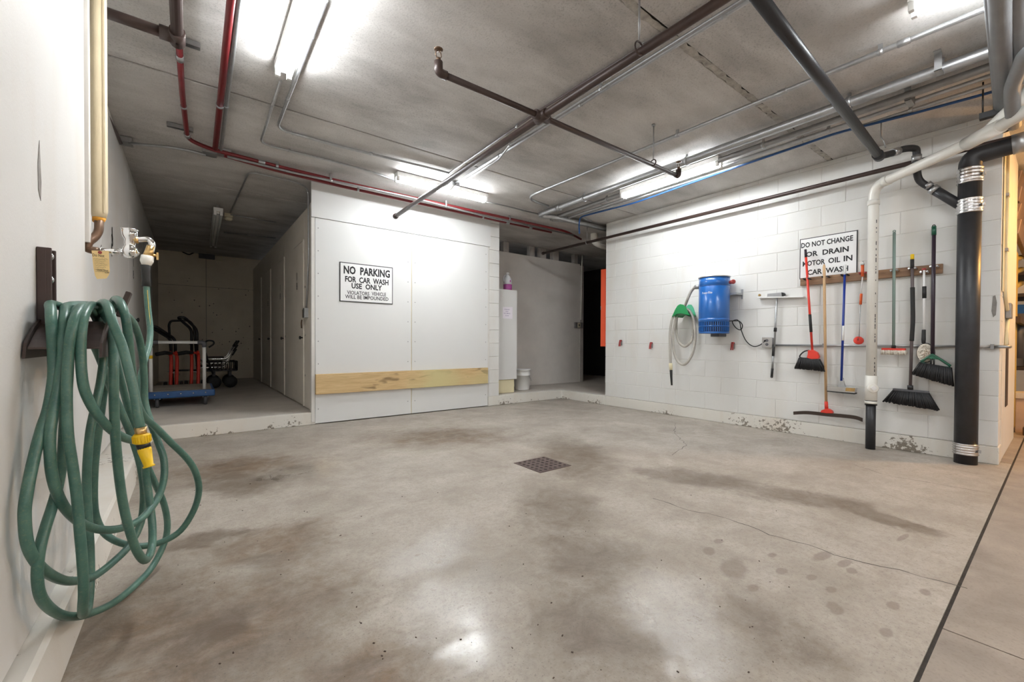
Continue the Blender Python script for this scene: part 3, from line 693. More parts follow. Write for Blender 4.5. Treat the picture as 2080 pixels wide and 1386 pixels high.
# grey pipes crossing at the upper right and their black bracket
zb = 2.6
def cross_pipe(label, pxa, pxb, r, mat, z):
    a, b2 = at_z(*pxa, z), at_z(*pxb, z); u = (b2-a).normalized()
    return conduit('grey_pipe', label, 'pipe', [a-u*1.0, a, b2], r, mat, .02, (), 'grey pipes across the bay', 14)
cross_pipe('thin grey conduit of the pipes crossing above the black drain stack', (2008,0), (2025,222), .016, 'grey_pipe', 2.62)
cross_pipe('thick grey pipe between the thin conduit and the elbowed grey pipe', (2030,0), (2038,228), .042, 'grey_pipe', 2.62)
t = cross_pipe('thick grey pipe furthest from the block wall', (2066,0), (2064,165), .042, 'grey_pipe', 2.66)
g0 = [at_z(2085,105,2.56), at_z(2056,175,2.55), at_z(2056,215,2.50), at_z(2060,255,2.46)]
conduit('grey_pipe', 'thick grey elbowed pipe dropping to the white plastic pipe', 'pipe', [g0[0]+Vector((-2.2,-2.6,.05))]+g0, .036, 'grey_pipe', .06, (), 'grey pipes across the bay', 14)
p = at_z(2024,234,2.57); t = thing('pipe_support', 'black steel angle carrying the grey pipes', 'bracket', p)
part('angle', 'black_paint', t, lambda m: (m.obox(p, (.045,.16,.008)), m.obox(p+Vector((-.02,0,.018)), (.006,.16,.04))), .001)
part('rod', 'black_paint', t, lambda m: m.tube([p+Vector((0,.065,0)), Vector((p.x,p.y+.065,H))], .005, 6))
p = at_x(2036,262,4.95); t = thing('black_stub_pipe', 'short black pipe stub below the grey pipes', 'pipe', p)
part('stub', 'black_pipe', t, lambda m: m.lathe([(.045,-.02),(.045,.16),(.05,.16),(.05,.20)], p, (0,0,1), 14))

# black drain stack with its branch
SX, SY, SR = 5.03, .487, .069
t = thing('drain_stack', 'thick black cast iron drain stack with steel bands standing on the floor', 'pipe', (SX,SY,0))
ztop = at_x(1955,330,SX).z
part('stack', 'black_pipe', t, lambda m: m.tube([(SX,SY,0),(SX,SY,ztop-.12)], SR, 24))
el = fillet([Vector((SX,SY,ztop-.13)), Vector((SX,SY,ztop+.03)), Vector((SX,SY-.30,ztop+.05)), Vector((SX,SY-1.6,ztop+.07))], .16, 8)
part('top_elbow', 'black_pipe', t, lambda m: m.tube(el, SR, 24))
def band(z, hgt):
    prof = []
    for k in range(5):
        zz = z-hgt/2+hgt*k/4; prof += [(SR+.004,zz), (SR+.009,zz+hgt*.08), (SR+.004,zz+hgt*.16)]
    part('steel_band', 'steel', t, lambda m: m.lathe(prof, (SX,SY,0), (0,0,1), 24))
    part('band_screw', 'galv', t, lambda m: m.obox((SX-.03,SY-SR-.012,z), (.03,.014,.02), (1,0,0)))
for py0, py1 in ((345,372), (407,433), (905,925)):
    za, zb_ = at_x(1958,py0,SX-.06).z, at_x(1958,py1,SX-.06).z; band((za+zb_)/2, abs(za-zb_))
part('coupling', 'galv', t, lambda m: m.tube([(SX,SY-.22,ztop+.045),(SX,SY-.30,ztop+.05)], SR+.006, 20))
br = [at_x(1925,402,SX), at_x(1893,383,SX-.02), at_x(1868,362,SX-.06), at_x(1862,340,SX-.08), at_x(1862,318,SX-.10)]
part('wye_branch', 'black_pipe', t, lambda m: m.tube([br[0]+(br[0]-br[1]).normalized()*.13, br[0], br[1]], .036, 14))
zd = 2.6
run = [br[1], br[2]+Vector((0,0,-.02)), br[3], br[4]+Vector((0,0,.02)), at_x(1858,302,4.90), at_x(1835,303,4.82), at_x(1810,312,4.72), at_x(1786,318,4.60)]
part('offset_bend', 'black_pipe', t, lambda m: m.tube(spline(run, 5), .027, 14))
d0 = at_x(1545,0,2.10); d1 = run[-1]
part('long_drain', 'black_pipe', t, lambda m: m.tube([d0-(d1-d0).normalized()*.7, d1], .032, 16))
part('drain_hub', 'black_pipe', t, lambda m: m.tube([d1-(d1-d0).normalized()*.07, d1+(d1-d0).normalized()*.015], .039, 16))
for (u, v, rr) in ((br[1].lerp(br[2], .0), br[0].lerp(br[1], .75), .041), (br[2].lerp(br[1], .55), br[2].lerp(br[1], .85), .033), (br[4]+Vector((0,0,.01)), br[4]+Vector((0,0,-.04)), .034), (run[5].lerp(run[6], .4), run[5].lerp(run[6], .9), .033)):
    part('hose_clamp', 'galv', t, lambda m: m.tube([u, v], rr, 14))
p = at_x(1783,300,4.6); part('hanger_hook', 'galv_dull', t, lambda m: (m.tube([p+Vector((0,-.02,.08)), p+Vector((0,-.04,.04)), p+Vector((0,-.05,-.02))], .005, 6), m.tube([p+Vector((0,-.02,.08)), Vector((p.x,p.y-.02,H))], .005, 6)))

# white plastic drain
VX, VY = 5.0, at_x(1772,600,5.0).y
t = thing('white_drain_pipe', 'white plastic drain pipe bending down the block wall onto a black pipe', 'pipe', (VX,VY,0))
r = .040; zq = at_x(1772,408,VX).z
zc0, zc1 = at_x(1766,772,VX).z, at_x(1766,812,VX).z
e2 = at_x(1995,278,4.52); e3 = at_x(2084,226,4.25); e4 = e3+Vector(((e3-e2).x,(e3-e2).y,0)).normalized()*4.2+Vector((0,0,.05))
vp = fillet([Vector((VX,VY,zc0)), Vector((VX,VY,zq+.13)), e2, e3, e4], .11, 8)
part('pipe_run', 'pvc', t, lambda m: m.tube(vp, r, 18))
part('elbow_hub', 'pvc', t, lambda m: m.tube([(VX,VY,zq-.045),(VX,VY,zq)], r+.006, 18))
q = Vector((VX,VY,zq+.13)); dv = (e2-q).normalized()
part('elbow_hub', 'pvc', t, lambda m: m.tube([q+dv*.10, q+dv*.15], r+.005, 18))
part('wye_fitting', 'pvc', t, lambda m: (m.tube([e2-dv*.10, e2+(e3-e2).normalized()*.16], r+.008, 18), m.tube(fillet([e2, at_x(2050,225,4.42), at_x(2100,182,4.30), Vector((at_x(2100,182,4.30).x,at_x(2100,182,4.30).y,H-.006))], .08), r, 16)))
part('cleanout', 'pvc', t, lambda m: m.tube([(VX,VY,zc1-.005),(VX,VY,zc0+.04)], r+.006, 18))
cn = (EYE-Vector((VX,VY,.97))).normalized(); cn = Vector((cn.x*.9, cn.y*1.0-.25, 0)).normalized()
cc = Vector((VX,VY,(zc0+zc1)/2+.02))
pg = part('cleanout_plug', 'pvc', t, lambda m: m.lathe([(.040,0),(.043,.055),(.036,.06)], cc, cn, 18))
part('plug_square', 'sign_white', pg, lambda m: m.obox(cc+cn*.066, (.016,.032,.032), cn, (0,.7,.7)))
part('black_foot', 'black_pipe', t, lambda m: m.tube([(VX,VY,0),(VX,VY,zc1-.01)], .037, 18))
part('clamp', 'black_paint', t, lambda m: m.tube([(VX,VY,zc1-.05),(VX,VY,zc1+.01)], .045, 18))
part('white_band', 'pvc', t, lambda m: m.tube([(VX,VY,zc1-.035),(VX,VY,zc1-.012)], .0462, 18))
def marks(m):
    random.seed(5); z = 1.0
    sd = Vector((cn.y,-cn.x,0))
    base = Vector((VX,VY,0))+(cn*.8+sd*-.25).normalized()*(r+.0004)
    z = .45
    while z < 2.15:
        h = random.uniform(.008,.03)
        if random.random() < .6: m.obox(base+Vector((0,0,z)), (.0006,.006,h), (cn*.8+sd*-.25).normalized())
        z += h+.008
part('printed_marking', 'ink_grey', t, marks)
# aisle wiring
conduit('conduit', 'thin conduit along the aisle ceiling dropping down the locker corner', 'conduit', P([(468,432),(506,349),(606,371)], H-.03)+[at_x(626,384,XK-.02), at_x(627,520,XK-.02), at_x(622,632,XK-.02)], .010, 'galv', .10, (.2,), 'ceiling conduits')
conduit('conduit', 'thin conduit from the aisle ceiling box to the lockers', 'conduit', P([(468,436),(560,452)], H-.03), .009, 'galv', .05, (), 'ceiling conduits')
conduit('conduit', 'thin conduit across the dark end of the aisle ceiling', 'conduit', P([(455,472),(560,484)], H-.03), .012, 'galv_dull', .05, (), 'ceiling conduits')
p = at_z(464,440,H-.04); t = thing('ceiling_box', 'cream socket box beside the unlit strip light', 'box', (p.x,p.y,H))
part('box', 'cream_plastic', t, lambda m: m.obox(p+Vector((0,0,.012)), (.10,.10,.05)), .004)
part('socket', 'cream_plastic', t, lambda m: m.lathe([(.05,0),(.05,.03),(.03,.045)], p+Vector((0,0,-.012)), (0,0,-1), 14))
p = at_x(621,636,XK-.02); t = thing('switch_box', 'small metal switch box on the locker corner', 'box', p)
part('box', 'galv', t, lambda m: m.obox(p, (.05,.09,.12)), .004)
part('latch', 'copper_dark', t, lambda m: (m.obox(p+Vector((-.0,.12,.0)), (.02,.06,.10)), m.tube([p+Vector((-.02,.12,-.08)), p+Vector((-.03,.10,-.12)), p+Vector((-.02,.14,-.18))], .008, 6)))
# ------------------------------------------------------------------ things on the block wall
def wall_strip(m, pts, x0, x1): m.prism([at_x(a, b, x0) for a, b in pts], (x1-x0,0,0))
# warning sign
q = [at_x(a, b, XR-.012) for a, b in ((1622,487),(1740,466),(1743,552),(1626,566))]
ya, yb_, za, zb_ = (q[0].y+q[3].y)/2, (q[1].y+q[2].y)/2, 2.078, 1.655
t = thing('warning_sign', 'white sign with black border reading DO NOT CHANGE OR DRAIN MOTOR OIL IN CAR WASH', 'sign', (XR,(ya+yb_)/2,zb_))
part('border', 'sign_black', t, lambda m: m.box((XR-.006,yb_,zb_), (XR-.0005,ya,za)))
part('face', 'sign_white', t, lambda m: m.box((XR-.0085,yb_+.008,zb_+.008), (XR-.0055,ya-.008,za-.008)))
def sline(s, pa, pb, hpx):
    A, B = at_x(*pa, XR-.009), at_x(*pb, XR-.009); c = (A+B)/2
    text('lettering', s, (XR-.009,c.y,c.z), (0,-1,0), (0,0,1), abs(A.y-B.y), hpx, 'sign_black', t, .0006, .028)
sline('DO NOT CHANGE', (1627.5,499), (1733,484), .055)
sline('OR  DRAIN', (1637,517), (1724,506), .055)
sline('MOTOR', (1630.5,537), (1676,531), .055); sline('OIL', (1682.5,530), (1706.8,527), .055); sline('IN', (1713.7,526), (1731.6,523), .055)
sline('CAR  WASH', (1640,554), (1723,545), .055)
# tool rail
zr0, zr1, yr0, yr1 = 1.582, 1.663, .648, 1.712
t = thing('tool_rail', 'dark wooden board with hooks fixed along the block wall', 'rail', (XR,(yr0+yr1)/2,zr0))
part('board', 'rail_wood', t, lambda m: m.box((XR-.032,yr0,zr0), (XR-.001,yr1,zr1)), .003)
TX = XR-.075      # line of the tool handles
def rail_hook(px, py, mat='black_paint'):
    p = at_x(px, py, TX)
    for s in (-1, 1):
        part('hook', mat, t, lambda m: m.tube([(XR-.032,p.y+.024*s,p.z),(TX+.012,p.y+.024*s,p.z),(TX-.016,p.y+.020*s,p.z+.004)], .008, 8))
for px, py, mt in ((1638,567,'black_paint'),(1676,563,'black_paint'),(1715,559,'black_paint'),(1752,555,'dull_red'),(1816,550,'steel'),(1853,546,'steel'),(1877,553,'steel'),(1897,542,'steel')): rail_hook(px, py, mt)
def rod(m, a, b2, r, n=12, x=TX): m.tube([at_x(*a, x), at_x(*b2, x)], r, n)
def fan(m, top, bot, x0, d0, d1, n=26, rows=4, seed=1):      # brush of separate tufts between two pixel lines
    random.seed(seed)
    A0, A1 = at_x(*top[0], x0), at_x(*top[1], x0); B0, B1 = at_x(*bot[0], x0), at_x(*bot[1], x0)
    for rr in range(rows):
        ox = -d0/2+d0*rr/(rows-1); oy = -d1/2+d1*rr/(rows-1)
        for k in range(n):
            f = (k+random.uniform(-.25,.25))/(n-1); f = min(1, max(0, f))
            a = A0.lerp(A1, f)+Vector((ox,0,0)); b2 = B0.lerp(B1, f)+Vector((oy+random.uniform(-.003,.003),random.uniform(-.004,.004),random.uniform(-.008,.006)))
            w0 = (A0-A1).length/n*.75; w1 = (B0-B1).length/n*.62
            m.tube([a, b2], [w0, w1], 5)
TG = 'tools hung on the rail'
# red broom
t = thing('red_broom', 'angled broom with red handle, red shroud and black bristles', 'broom', at_x(1648,752,TX), TG)
part('handle', 'red_plastic', t, lambda m: rod(m, (1637,522), (1650,712), .011))
part('handle_tip', 'purple_black', t, lambda m: rod(m, (1636,507), (1637,523), .012))
part('grip', 'rubber', t, lambda m: rod(m, (1645,639), (1647.5,675), .0135))
def shroud(m):
    pts = [at_x(x, y, TX) for x, y in ((1642,712),(1652,711),(1661,716),(1665,724),(1664,729),(1650,730),(1640,727),(1642,719))]
    m.prism([p+Vector((-.022,0,0)) for p in pts], (.044,0,0))
part('shroud', 'red_plastic', t, shroud, .004)
part('loop', 'black_paint', t, lambda m: m.tube(spline([at_x(x, y, TX) for x, y in ((1644,712),(1634,714),(1626,721),(1625,726),(1634,728),(1642,728))], 4), .007, 8))
part('bristles', 'bristle', t, lambda m: fan(m, ((1624,727),(1664,730)), ((1615,748),(1677,754)), TX, .03, .045, 24, 4, 2))
# wooden-handled floor squeegee
t = thing('floor_squeegee', 'wide curved black floor squeegee with a pale wooden handle', 'squeegee', at_x(1678,850,TX), TG)
part('handle', 'handle_wood', t, lambda m: m.tube([at_x(1674,537,TX), at_x(1674,542,TX), at_x(1678,822,TX)], [.006,.0125,.0125], 12))
part('socket', 'red_plastic', t, lambda m: m.tube([at_x(1678,816,TX), at_x(1679,832,TX)], [.015,.017], 12))
part('mount', 'red_plastic', t, lambda m: m.prism([at_x(x, y, TX-.02) for x, y in ((1666,838),(1668,834),(1676,831),(1683,831),(1690,835),(1692,840),(1680,840))], (.04,0,0)), .003)
bl_ = spline([at_x(x, y, TX+dx) for x, y, dx in ((1612,839,-.03),(1640,838,-.01),(1680,842,0),(1715,845,-.005),(1738,848,-.02),(1752,853,-.04))], 5)
def blade(m):
    n = len(bl_); vs = []
    for p in bl_: vs += [p+Vector((-.011,0,.014)), p+Vector((.011,0,.014)), p+Vector((.006,0,-.02)), p+Vector((-.006,0,-.02))]
    m.add(vs, [(4*i+k, 4*i+(k+1) % 4, 4*i+4+(k+1) % 4, 4*i+4+k) for i in range(n-1) for k in range(4)]+[(0,1,2,3), (4*n-1,4*n-2,4*n-3,4*n-4)])
part('blade', 'skid_dark', t, blade)
# blue mop
t = thing('sponge_mop', 'sponge mop with blue and white handle', 'mop', at_x(1712,798,TX), TG)
part('handle', 'blue_pole', t, lambda m: rod(m, (1716,556), (1709,774), .0105))
part('white_tip', 'sign_white', t, lambda m: rod(m, (1716.5,538), (1716,558), .0108))
part('white_band', 'sign_white', t, lambda m: rod(m, (1713,662), (1712,692), .0115))
part('yoke', 'galv', t, lambda m: m.prism([at_x(x, y, TX-.014) for x, y in ((1706,774),(1712,774),(1717,788),(1713,794),(1702,793),(1700,789))], (.028,0,0)), .003)
part('lever', 'steel', t, lambda m: m.tube([at_x(1713,768,TX), at_x(1715,776,TX-.02), at_x(1718,786,TX-.02)], .003, 6))
pl = [at_x(x, y, TX) for x, y in ((1682,784),(1740,788),(1738,799),(1682,794))]
part('plate', 'steel', t, lambda m: m.prism([p+Vector((-.035,0,0)) for p in pl], (.07,0,0)), .002)
pl2 = [at_x(x, y, TX) for x, y in ((1682,793.5),(1739,798.5),(1738,801),(1682,795.5))]
part('sponge', 'rubber', t, lambda m: m.prism([p+Vector((-.037,0,0)) for p in pl2], (.074,0,0)))
part('gold_label', 'brass', t, lambda m: m.prism([at_x(x, y, TX-.036) for x, y in ((1718,788),(1737,789),(1736,796),(1717,795))], (.0008,0,0)))
# small dish scrubber
t = thing('disc_scrubber', 'short wand with orange grips and a red disc head', 'brush', at_x(1744,700,TX), TG)
part('handle', 'orange_plastic', t, lambda m: rod(m, (1752,538), (1752,562), .013))
part('tip', 'steel', t, lambda m: (rod(m, (1753,531), (1752.5,539), .004), rod(m, (1752,536), (1752,539), .016)))
part('shaft', 'sign_white', t, lambda m: rod(m, (1752,562), (1749,598), .0055))
part('grip', 'orange_plastic', t, lambda m: rod(m, (1749.5,597), (1748,619), .011))
part('rod', 'galv', t, lambda m: rod(m, (1748,618), (1745,688), .0035))
p = at_x(1744,692,TX); part('disc', 'red_plastic', t, lambda m: m.lathe([(.036,-.006),(.040,.002),(.034,.012),(.01,.016)], p, (-.9,-.35,.25), 20))
part('clip', 'dull_red', t, lambda m: m.tube([p+Vector((-.016,.0,.03)), p+Vector((-.022,0,0))], .005, 6))
# long brush with grey-green handle
t = thing('deck_brush', 'scrub brush with a grey-green handle and a red block with white bristles', 'brush', at_x(1815,720,TX), TG)
part('handle', 'green_grey', t, lambda m: rod(m, (1816.5,473), (1815,706), .0115))
part('hang_loop', 'green_grey', t, lambda m: m.tube(ringp(at_x(1816.5,470,TX), (1,0,0), .009), .004, 6, closed=True))
bb = [at_x(x, y, TX) for x, y in ((1792,707),(1839,708),(1840,713),(1792,712))]
part('collar', 'black_paint', t, lambda m: rod(m, (1815,702), (1815,708), .016))
part('block', 'red_plastic', t, lambda m: m.prism([p+Vector((-.03,0,0)) for p in bb], (.06,0,0)), .003)
part('bristles', 'bristle_white', t, lambda m: fan(m, ((1792,711),(1839,712)), ((1792,719),(1841,720)), TX, .05, .055, 18, 5, 3))
# wide push broom
t = thing('push_broom', 'wide flared black broom on a foam-gripped pole with a yellow tip', 'broom', at_x(1850,834,TX), TG)
part('pole', 'brown_grey', t, lambda m: m.tube([at_x(1853,527,TX), at_x(1853.3,600,TX), at_x(1852,692,TX), at_x(1849,786,TX)], .0115, 12))
part('yellow_tip', 'yellow', t, lambda m: rod(m, (1853,517), (1853,528), .013))
part('black_end', 'rubber', t, lambda m: rod(m, (1853,527), (1853,545), .0135))
part('foam_grip', 'rubber', t, lambda m: m.tube(spline([at_x(x, y, TX) for x, y in ((1853.5,584),(1854,620),(1854.5,650),(1853,675),(1852,693))], 4), .0155, 12))
part('socket', 'black_paint', t, lambda m: rod(m, (1849,783), (1849,792), .020))
pb = [at_x(x, y, TX) for x, y in ((1814,789),(1887,795),(1887,799),(1814,793))]
part('head_bar', 'dark_grey', t, lambda m: m.prism([p+Vector((-.018,0,0)) for p in pb], (.036,0,0)), .003)
part('bristles', 'bristle', t, lambda m: fan(m, ((1815,793),(1886,799)), ((1795,815),(1905,833)), TX, .03, .06, 34, 4, 4))
# white-pole car brush
t = thing('car_brush', 'white-poled wash brush with black grips and an oval white bristle head', 'brush', at_x(1878,738,TX), TG)
part('pole', 'sign_white', t, lambda m: rod(m, (1877,549), (1877,672), .008))
part('pole_end', 'dull_red', t, lambda m: rod(m, (1877,545), (1877,549), .014))
part('upper_grip', 'rubber', t, lambda m: rod(m, (1877.5,582), (1877.5,606), .014))
part('lower_grip', 'rubber', t, lambda m: m.tube([at_x(1876.5,670,TX), at_x(1876,690,TX), at_x(1876,698,TX)], [.013,.015,.013], 12))
oc = at_x(1880,717,TX+.008)
def oval(m, k, x0, x1): m.prism([(oc.x+x0, oc.y-(.055*k)*math.cos(a_*.2618)*1.0, oc.z+(.082*k)*math.sin(a_*.2618)) for a_ in range(24)], (x1-x0,0,0))
part('head_rim', 'black_paint', t, lambda m: oval(m, 1.06, 0, .03), .004)
def tufts(m):
    random.seed(9)
    for k in range(150):
        a_, rr = random.uniform(0, 6.283), math.sqrt(random.random())*.97
        y, z = oc.y+.05*rr*math.cos(a_), oc.z+.076*rr*math.sin(a_)
        m.tube([(oc.x,y,z), (oc.x-.028,y+random.uniform(-.004,.004),z+random.uniform(-.004,.004))], [.004,.005], 5)
part('brush_pad', 'bristle_white', t, lambda m: oval(m, .97, -.012, .0))
bt = part('bristles', 'bristle_white', t, tufts)
def tufts2(m):
    random.seed(10)
    for k in range(60):
        a_, rr = random.uniform(0, 6.283), math.sqrt(random.random())*.75
        y, z = oc.y-.012+.03*rr*math.cos(a_), oc.z-.01+.06*rr*math.sin(a_)
        m.tube([(oc.x-.01,y,z), (oc.x-.031,y+random.uniform(-.004,.004),z)], .0035, 5)
part('tan_bristles', 'bristle_tan', t, tufts2)
# green-framed broom
t = thing('angle_broom', 'large angled broom with dark purple pole, green tip and green frame', 'broom', at_x(1893,778,TX-.03), TG)
GX = TX-.035
part('pole', 'purple_black', t, lambda m: rod(m, (1897,476), (1894,726), .0135, 12, GX+.02))
part('green_tip', 'green_dark', t, lambda m: rod(m, (1897,460), (1897,478), .0155, 12, GX+.02))
part('tip_hole', 'black_paint', t, lambda m: m.tube(ringp(at_x(1897,459,GX+.02), (1,0,0), .008), .004, 6, closed=True))
fr = [at_x(x, y, GX) for x, y in ((1871,735),(1890,723),(1898,723),(1931,744))]
part('frame', 'green_dark', t, lambda m: (m.tube(spline(fr, 5), .010, 8), m.tube(spline([at_x(x, y, GX) for x, y in ((1870,735),(1885,741),(1905,745),(1931,747))], 4), .008, 8), m.prism([at_x(x, y, GX-.008) for x, y in ((1882,728),(1891,721),(1899,722),(1906,731),(1893,729))], (.016,0,0))))
part('inner_post', 'black_paint', t, lambda m: (rod(m, (1891,726), (1891,742), .006, 8, GX), rod(m, (1897,726), (1897,742), .006, 8, GX)))
part('bristles', 'bristle', t, lambda m: fan(m, ((1869,736),(1932,747)), ((1854,760),(1936,784)), GX, .025, .05, 30, 4, 6))
# window squeegee on its holder
t = thing('window_squeegee', 'telescopic window squeegee with grey pole hung on a flat metal bar', 'squeegee', at_x(1580,606,XR-.05))
part('holder_bar', 'white_metal', t, lambda m: m.prism([at_x(x, y, XR-.06) for x, y in ((1538,603),(1632,602),(1632,604),(1538,606))], (.058,0,0)), .001)
part('squeegee_head', 'galv_dull', t, lambda m: m.prism([at_x(x, y, XR-.05) for x, y in ((1556,597),(1588,594),(1588,602),(1556,604))], (.03,0,0)), .003)
part('head_cap', 'white_metal', t, lambda m: m.prism([at_x(x, y, XR-.055) for x, y in ((1554,597),(1559,597),(1558,604),(1554,604))], (.04,0,0)), .002)
part('head_cap', 'black_paint', t, lambda m: m.prism([at_x(x, y, XR-.055) for x, y in ((1587,594),(1592,595),(1594,599),(1588,602))], (.04,0,0)), .002)
part('end_knob', 'brass', t, lambda m: m.lathe([(.012,0),(.014,.02),(.008,.03)], at_x(1544,600,XR-.05), (-1,0,0), 10))
part('pole', 'galv', t, lambda m: rod(m, (1578,606), (1573,705), .010, 12, XR-.04))
part('collar', 'rubber', t, lambda m: rod(m, (1575,666), (1574.5,674), .015, 12, XR-.04))
part('grip', 'rubber', t, lambda m: rod(m, (1571.5,703), (1570.5,723), .014, 12, XR-.04))
part('lower_pole', 'galv_dull', t, lambda m: rod(m, (1570.5,722), (1569,750), .011, 12, XR-.04))
part('end_grip', 'rubber', t, lambda m: rod(m, (1569,749), (1567.5,766), .013, 12, XR-.04))
part('hang_loop', 'rubber', t, lambda m: m.tube(ringp(at_x(1567.5,766,XR-.04), (1,0,0), .009), .004, 6, closed=True))
# vacuum
VC = Vector((4.955, 2.545, 0)); VR = .168
zt, z0 = 1.755, 1.085
t = thing('wall_vacuum', 'blue drum-shaped wall vacuum with louvred base', 'vacuum', (XR,VC.y,z0))
part('drum', 'blue_paint', t, lambda m: m.lathe([(VR*.98,z0+.17),(VR,z0+.18),(VR,zt-.115),(VR-.003,zt-.112),(VR-.003,zt-.108),(VR,zt-.105),(VR,zt-.01)], VC, (0,0,1), 40))
part('lid_rim', 'galv', t, lambda m: m.lathe([(VR+.002,zt-.012),(VR+.008,zt-.008),(VR+.008,zt),(VR-.02,zt+.004)], VC, (0,0,1), 40))
part('groove', 'blue_dark', t, lambda m: m.lathe([(VR+.0004,zt-.114),(VR+.0016,zt-.112),(VR+.0016,zt-.107),(VR+.0004,zt-.105)], VC, (0,0,1), 40))
part('motor_base', 'louvre_gap_shade', t, lambda m: m.lathe([(VR-.012,z0+.01),(VR-.008,z0+.02),(VR-.008,z0+.17)], VC, (0,0,1), 40))
part('base_rim', 'blue_paint', t, lambda m: m.lathe([(VR-.02,z0),(VR-.002,z0+.004),(VR-.002,z0+.02),(VR-.014,z0+.024)], VC, (0,0,1), 40))
part('mid_ring', 'blue_paint', t, lambda m: m.lathe([(VR-.012,z0+.078),(VR-.001,z0+.082),(VR-.001,z0+.092),(VR-.012,z0+.096)], VC, (0,0,1), 40))
part('upper_ring', 'blue_paint', t, lambda m: m.lathe([(VR-.012,z0+.135),(VR+.001,z0+.142),(VR+.001,z0+.178),(VR-.012,z0+.182)], VC, (0,0,1), 40))
lv = None
for row in (z0+.052, z0+.115):
    for k in range(44):
        a_ = 2*math.pi*k/44
        if math.cos(a_) > .35: continue
        m = MB()
        if lv is None:
            m.obox((0,0,0), (.008,.009,.052), (1,0,0)); lv = m.build('louvre', 'blue_paint', t, loc=(0,0,0)); o = lv
        else: o = cpy(lv, t, (0,0,0))
        o.location = Vector((VC.x+math.cos(a_)*(VR-.005), VC.y+math.sin(a_)*(VR-.005), row))-WLOC[t.name]; o.rotation_euler = (0,0,a_)
vd = (EYE-VC); vd.z = 0; vd.normalize(); vr = Vector((vd.y,-vd.x,0))*-1
lg = at_d(1434.5,597,1); ang = math.radians(24); ldir = (vd*math.cos(ang)-vr*math.sin(ang)).normalized()
def curved_text():
    o = text('lettering', 'Power-Flite', (0,0,0), (1,0,0), (0,1,0), .125, .026, 'sign_white', t, 0, .01)
    zc_ = at_d(1435,597,(VC-Vector((0,0,0))).dot(_FW)).z; base = WLOC[t.name]
    vr2 = vr
    for v in o.data.vertices:
        x, y = (v.co+base).x, (v.co+base).y; th = -math.radians(28)+x/VR+y*.8
        dd_ = vd*math.cos(th)+vr2*math.sin(th); v.co = Vector((VC.x,VC.y,0))+dd_*(VR+.0012)+Vector((0,0,zc_+y))-base
curved_text()
iv = (Vector((0,1,0))*.9+Vector((-.25,0,0))).normalized()
inl = Vector((VC.x,VC.y,1.655))+iv*VR
part('inlet_collar', 'galv_dull', t, lambda m: m.tube([inl-iv*.02, inl+iv*.05], .026, 14))
rp = at_x(1487,573,4.93); part('red_port', 'dull_red', t, lambda m: m.lathe([(.022,-.03),(.022,.012),(.026,.015),(.026,.03),(.015,.035)], rp, (-.55,-.8,0), 14))
part('bracket', 'galv', t, lambda m: (m.box((VC.x+.05,at_x(1509,600,XR).y,at_x(1509,598,XR).z-.012), (XR,VC.y+.05,at_x(1509,598,XR).z+.012)), m.box((XR-.008,at_x(1510,600,XR).y,at_x(1509,608,XR).z), (XR-.001,at_x(1506,600,XR).y,at_x(1509,588,XR).z))), .002)
part('lower_bracket', 'dark_grey', t, lambda m: m.box((VC.x+.02,VC.y-.05,z0-.035), (XR-.001,VC.y+.05,z0+.005)), .004)
# green hanger for the vacuum hose
GXf, GXb = 4.955, XR-.012
t = thing('hose_hanger', 'green plastic hose hanger beside the blue vacuum', 'hanger', (XR,2.9,1.45))
f1_ = [(1364,645),(1371,629),(1376,621),(1381,618),(1387,619),(1392,623),(1400,641),(1392,639),(1384,637),(1375,638),(1369,642)]
part('front_flange', 'green_plastic', t, lambda m: m.prism([at_x(x, y, GXf) for x, y in f1_], (.014,0,0)), .003)
cf = at_x(1382,640,GXf); 
part('back_flange', 'green_pale', t, lambda m: m.prism([at_x(x, y, GXb) for x, y in ((1390,641),(1393,624),(1398,619),(1404,619),(1408,625),(1413,641))], (.010,0,0)), .003)
def saddle(m):
    P0 = [at_x(x, y, GXf) for x, y in ((1370,643),(1375,638),(1384,635),(1392,637),(1399,641))]; n = len(P0)
    vs = [p for p in P0]+[Vector((GXb,p.y,p.z)) for p in P0]+[p+Vector((0,0,-.012)) for p in P0]+[Vector((GXb,p.y,p.z-.012)) for p in P0]
    m.add(vs, [(i,i+1,n+i+1,n+i) for i in range(n-1)]+[(2*n+i,3*n+i,3*n+i+1,2*n+i+1) for i in range(n-1)])
part('saddle', 'green_plastic', t, saddle)
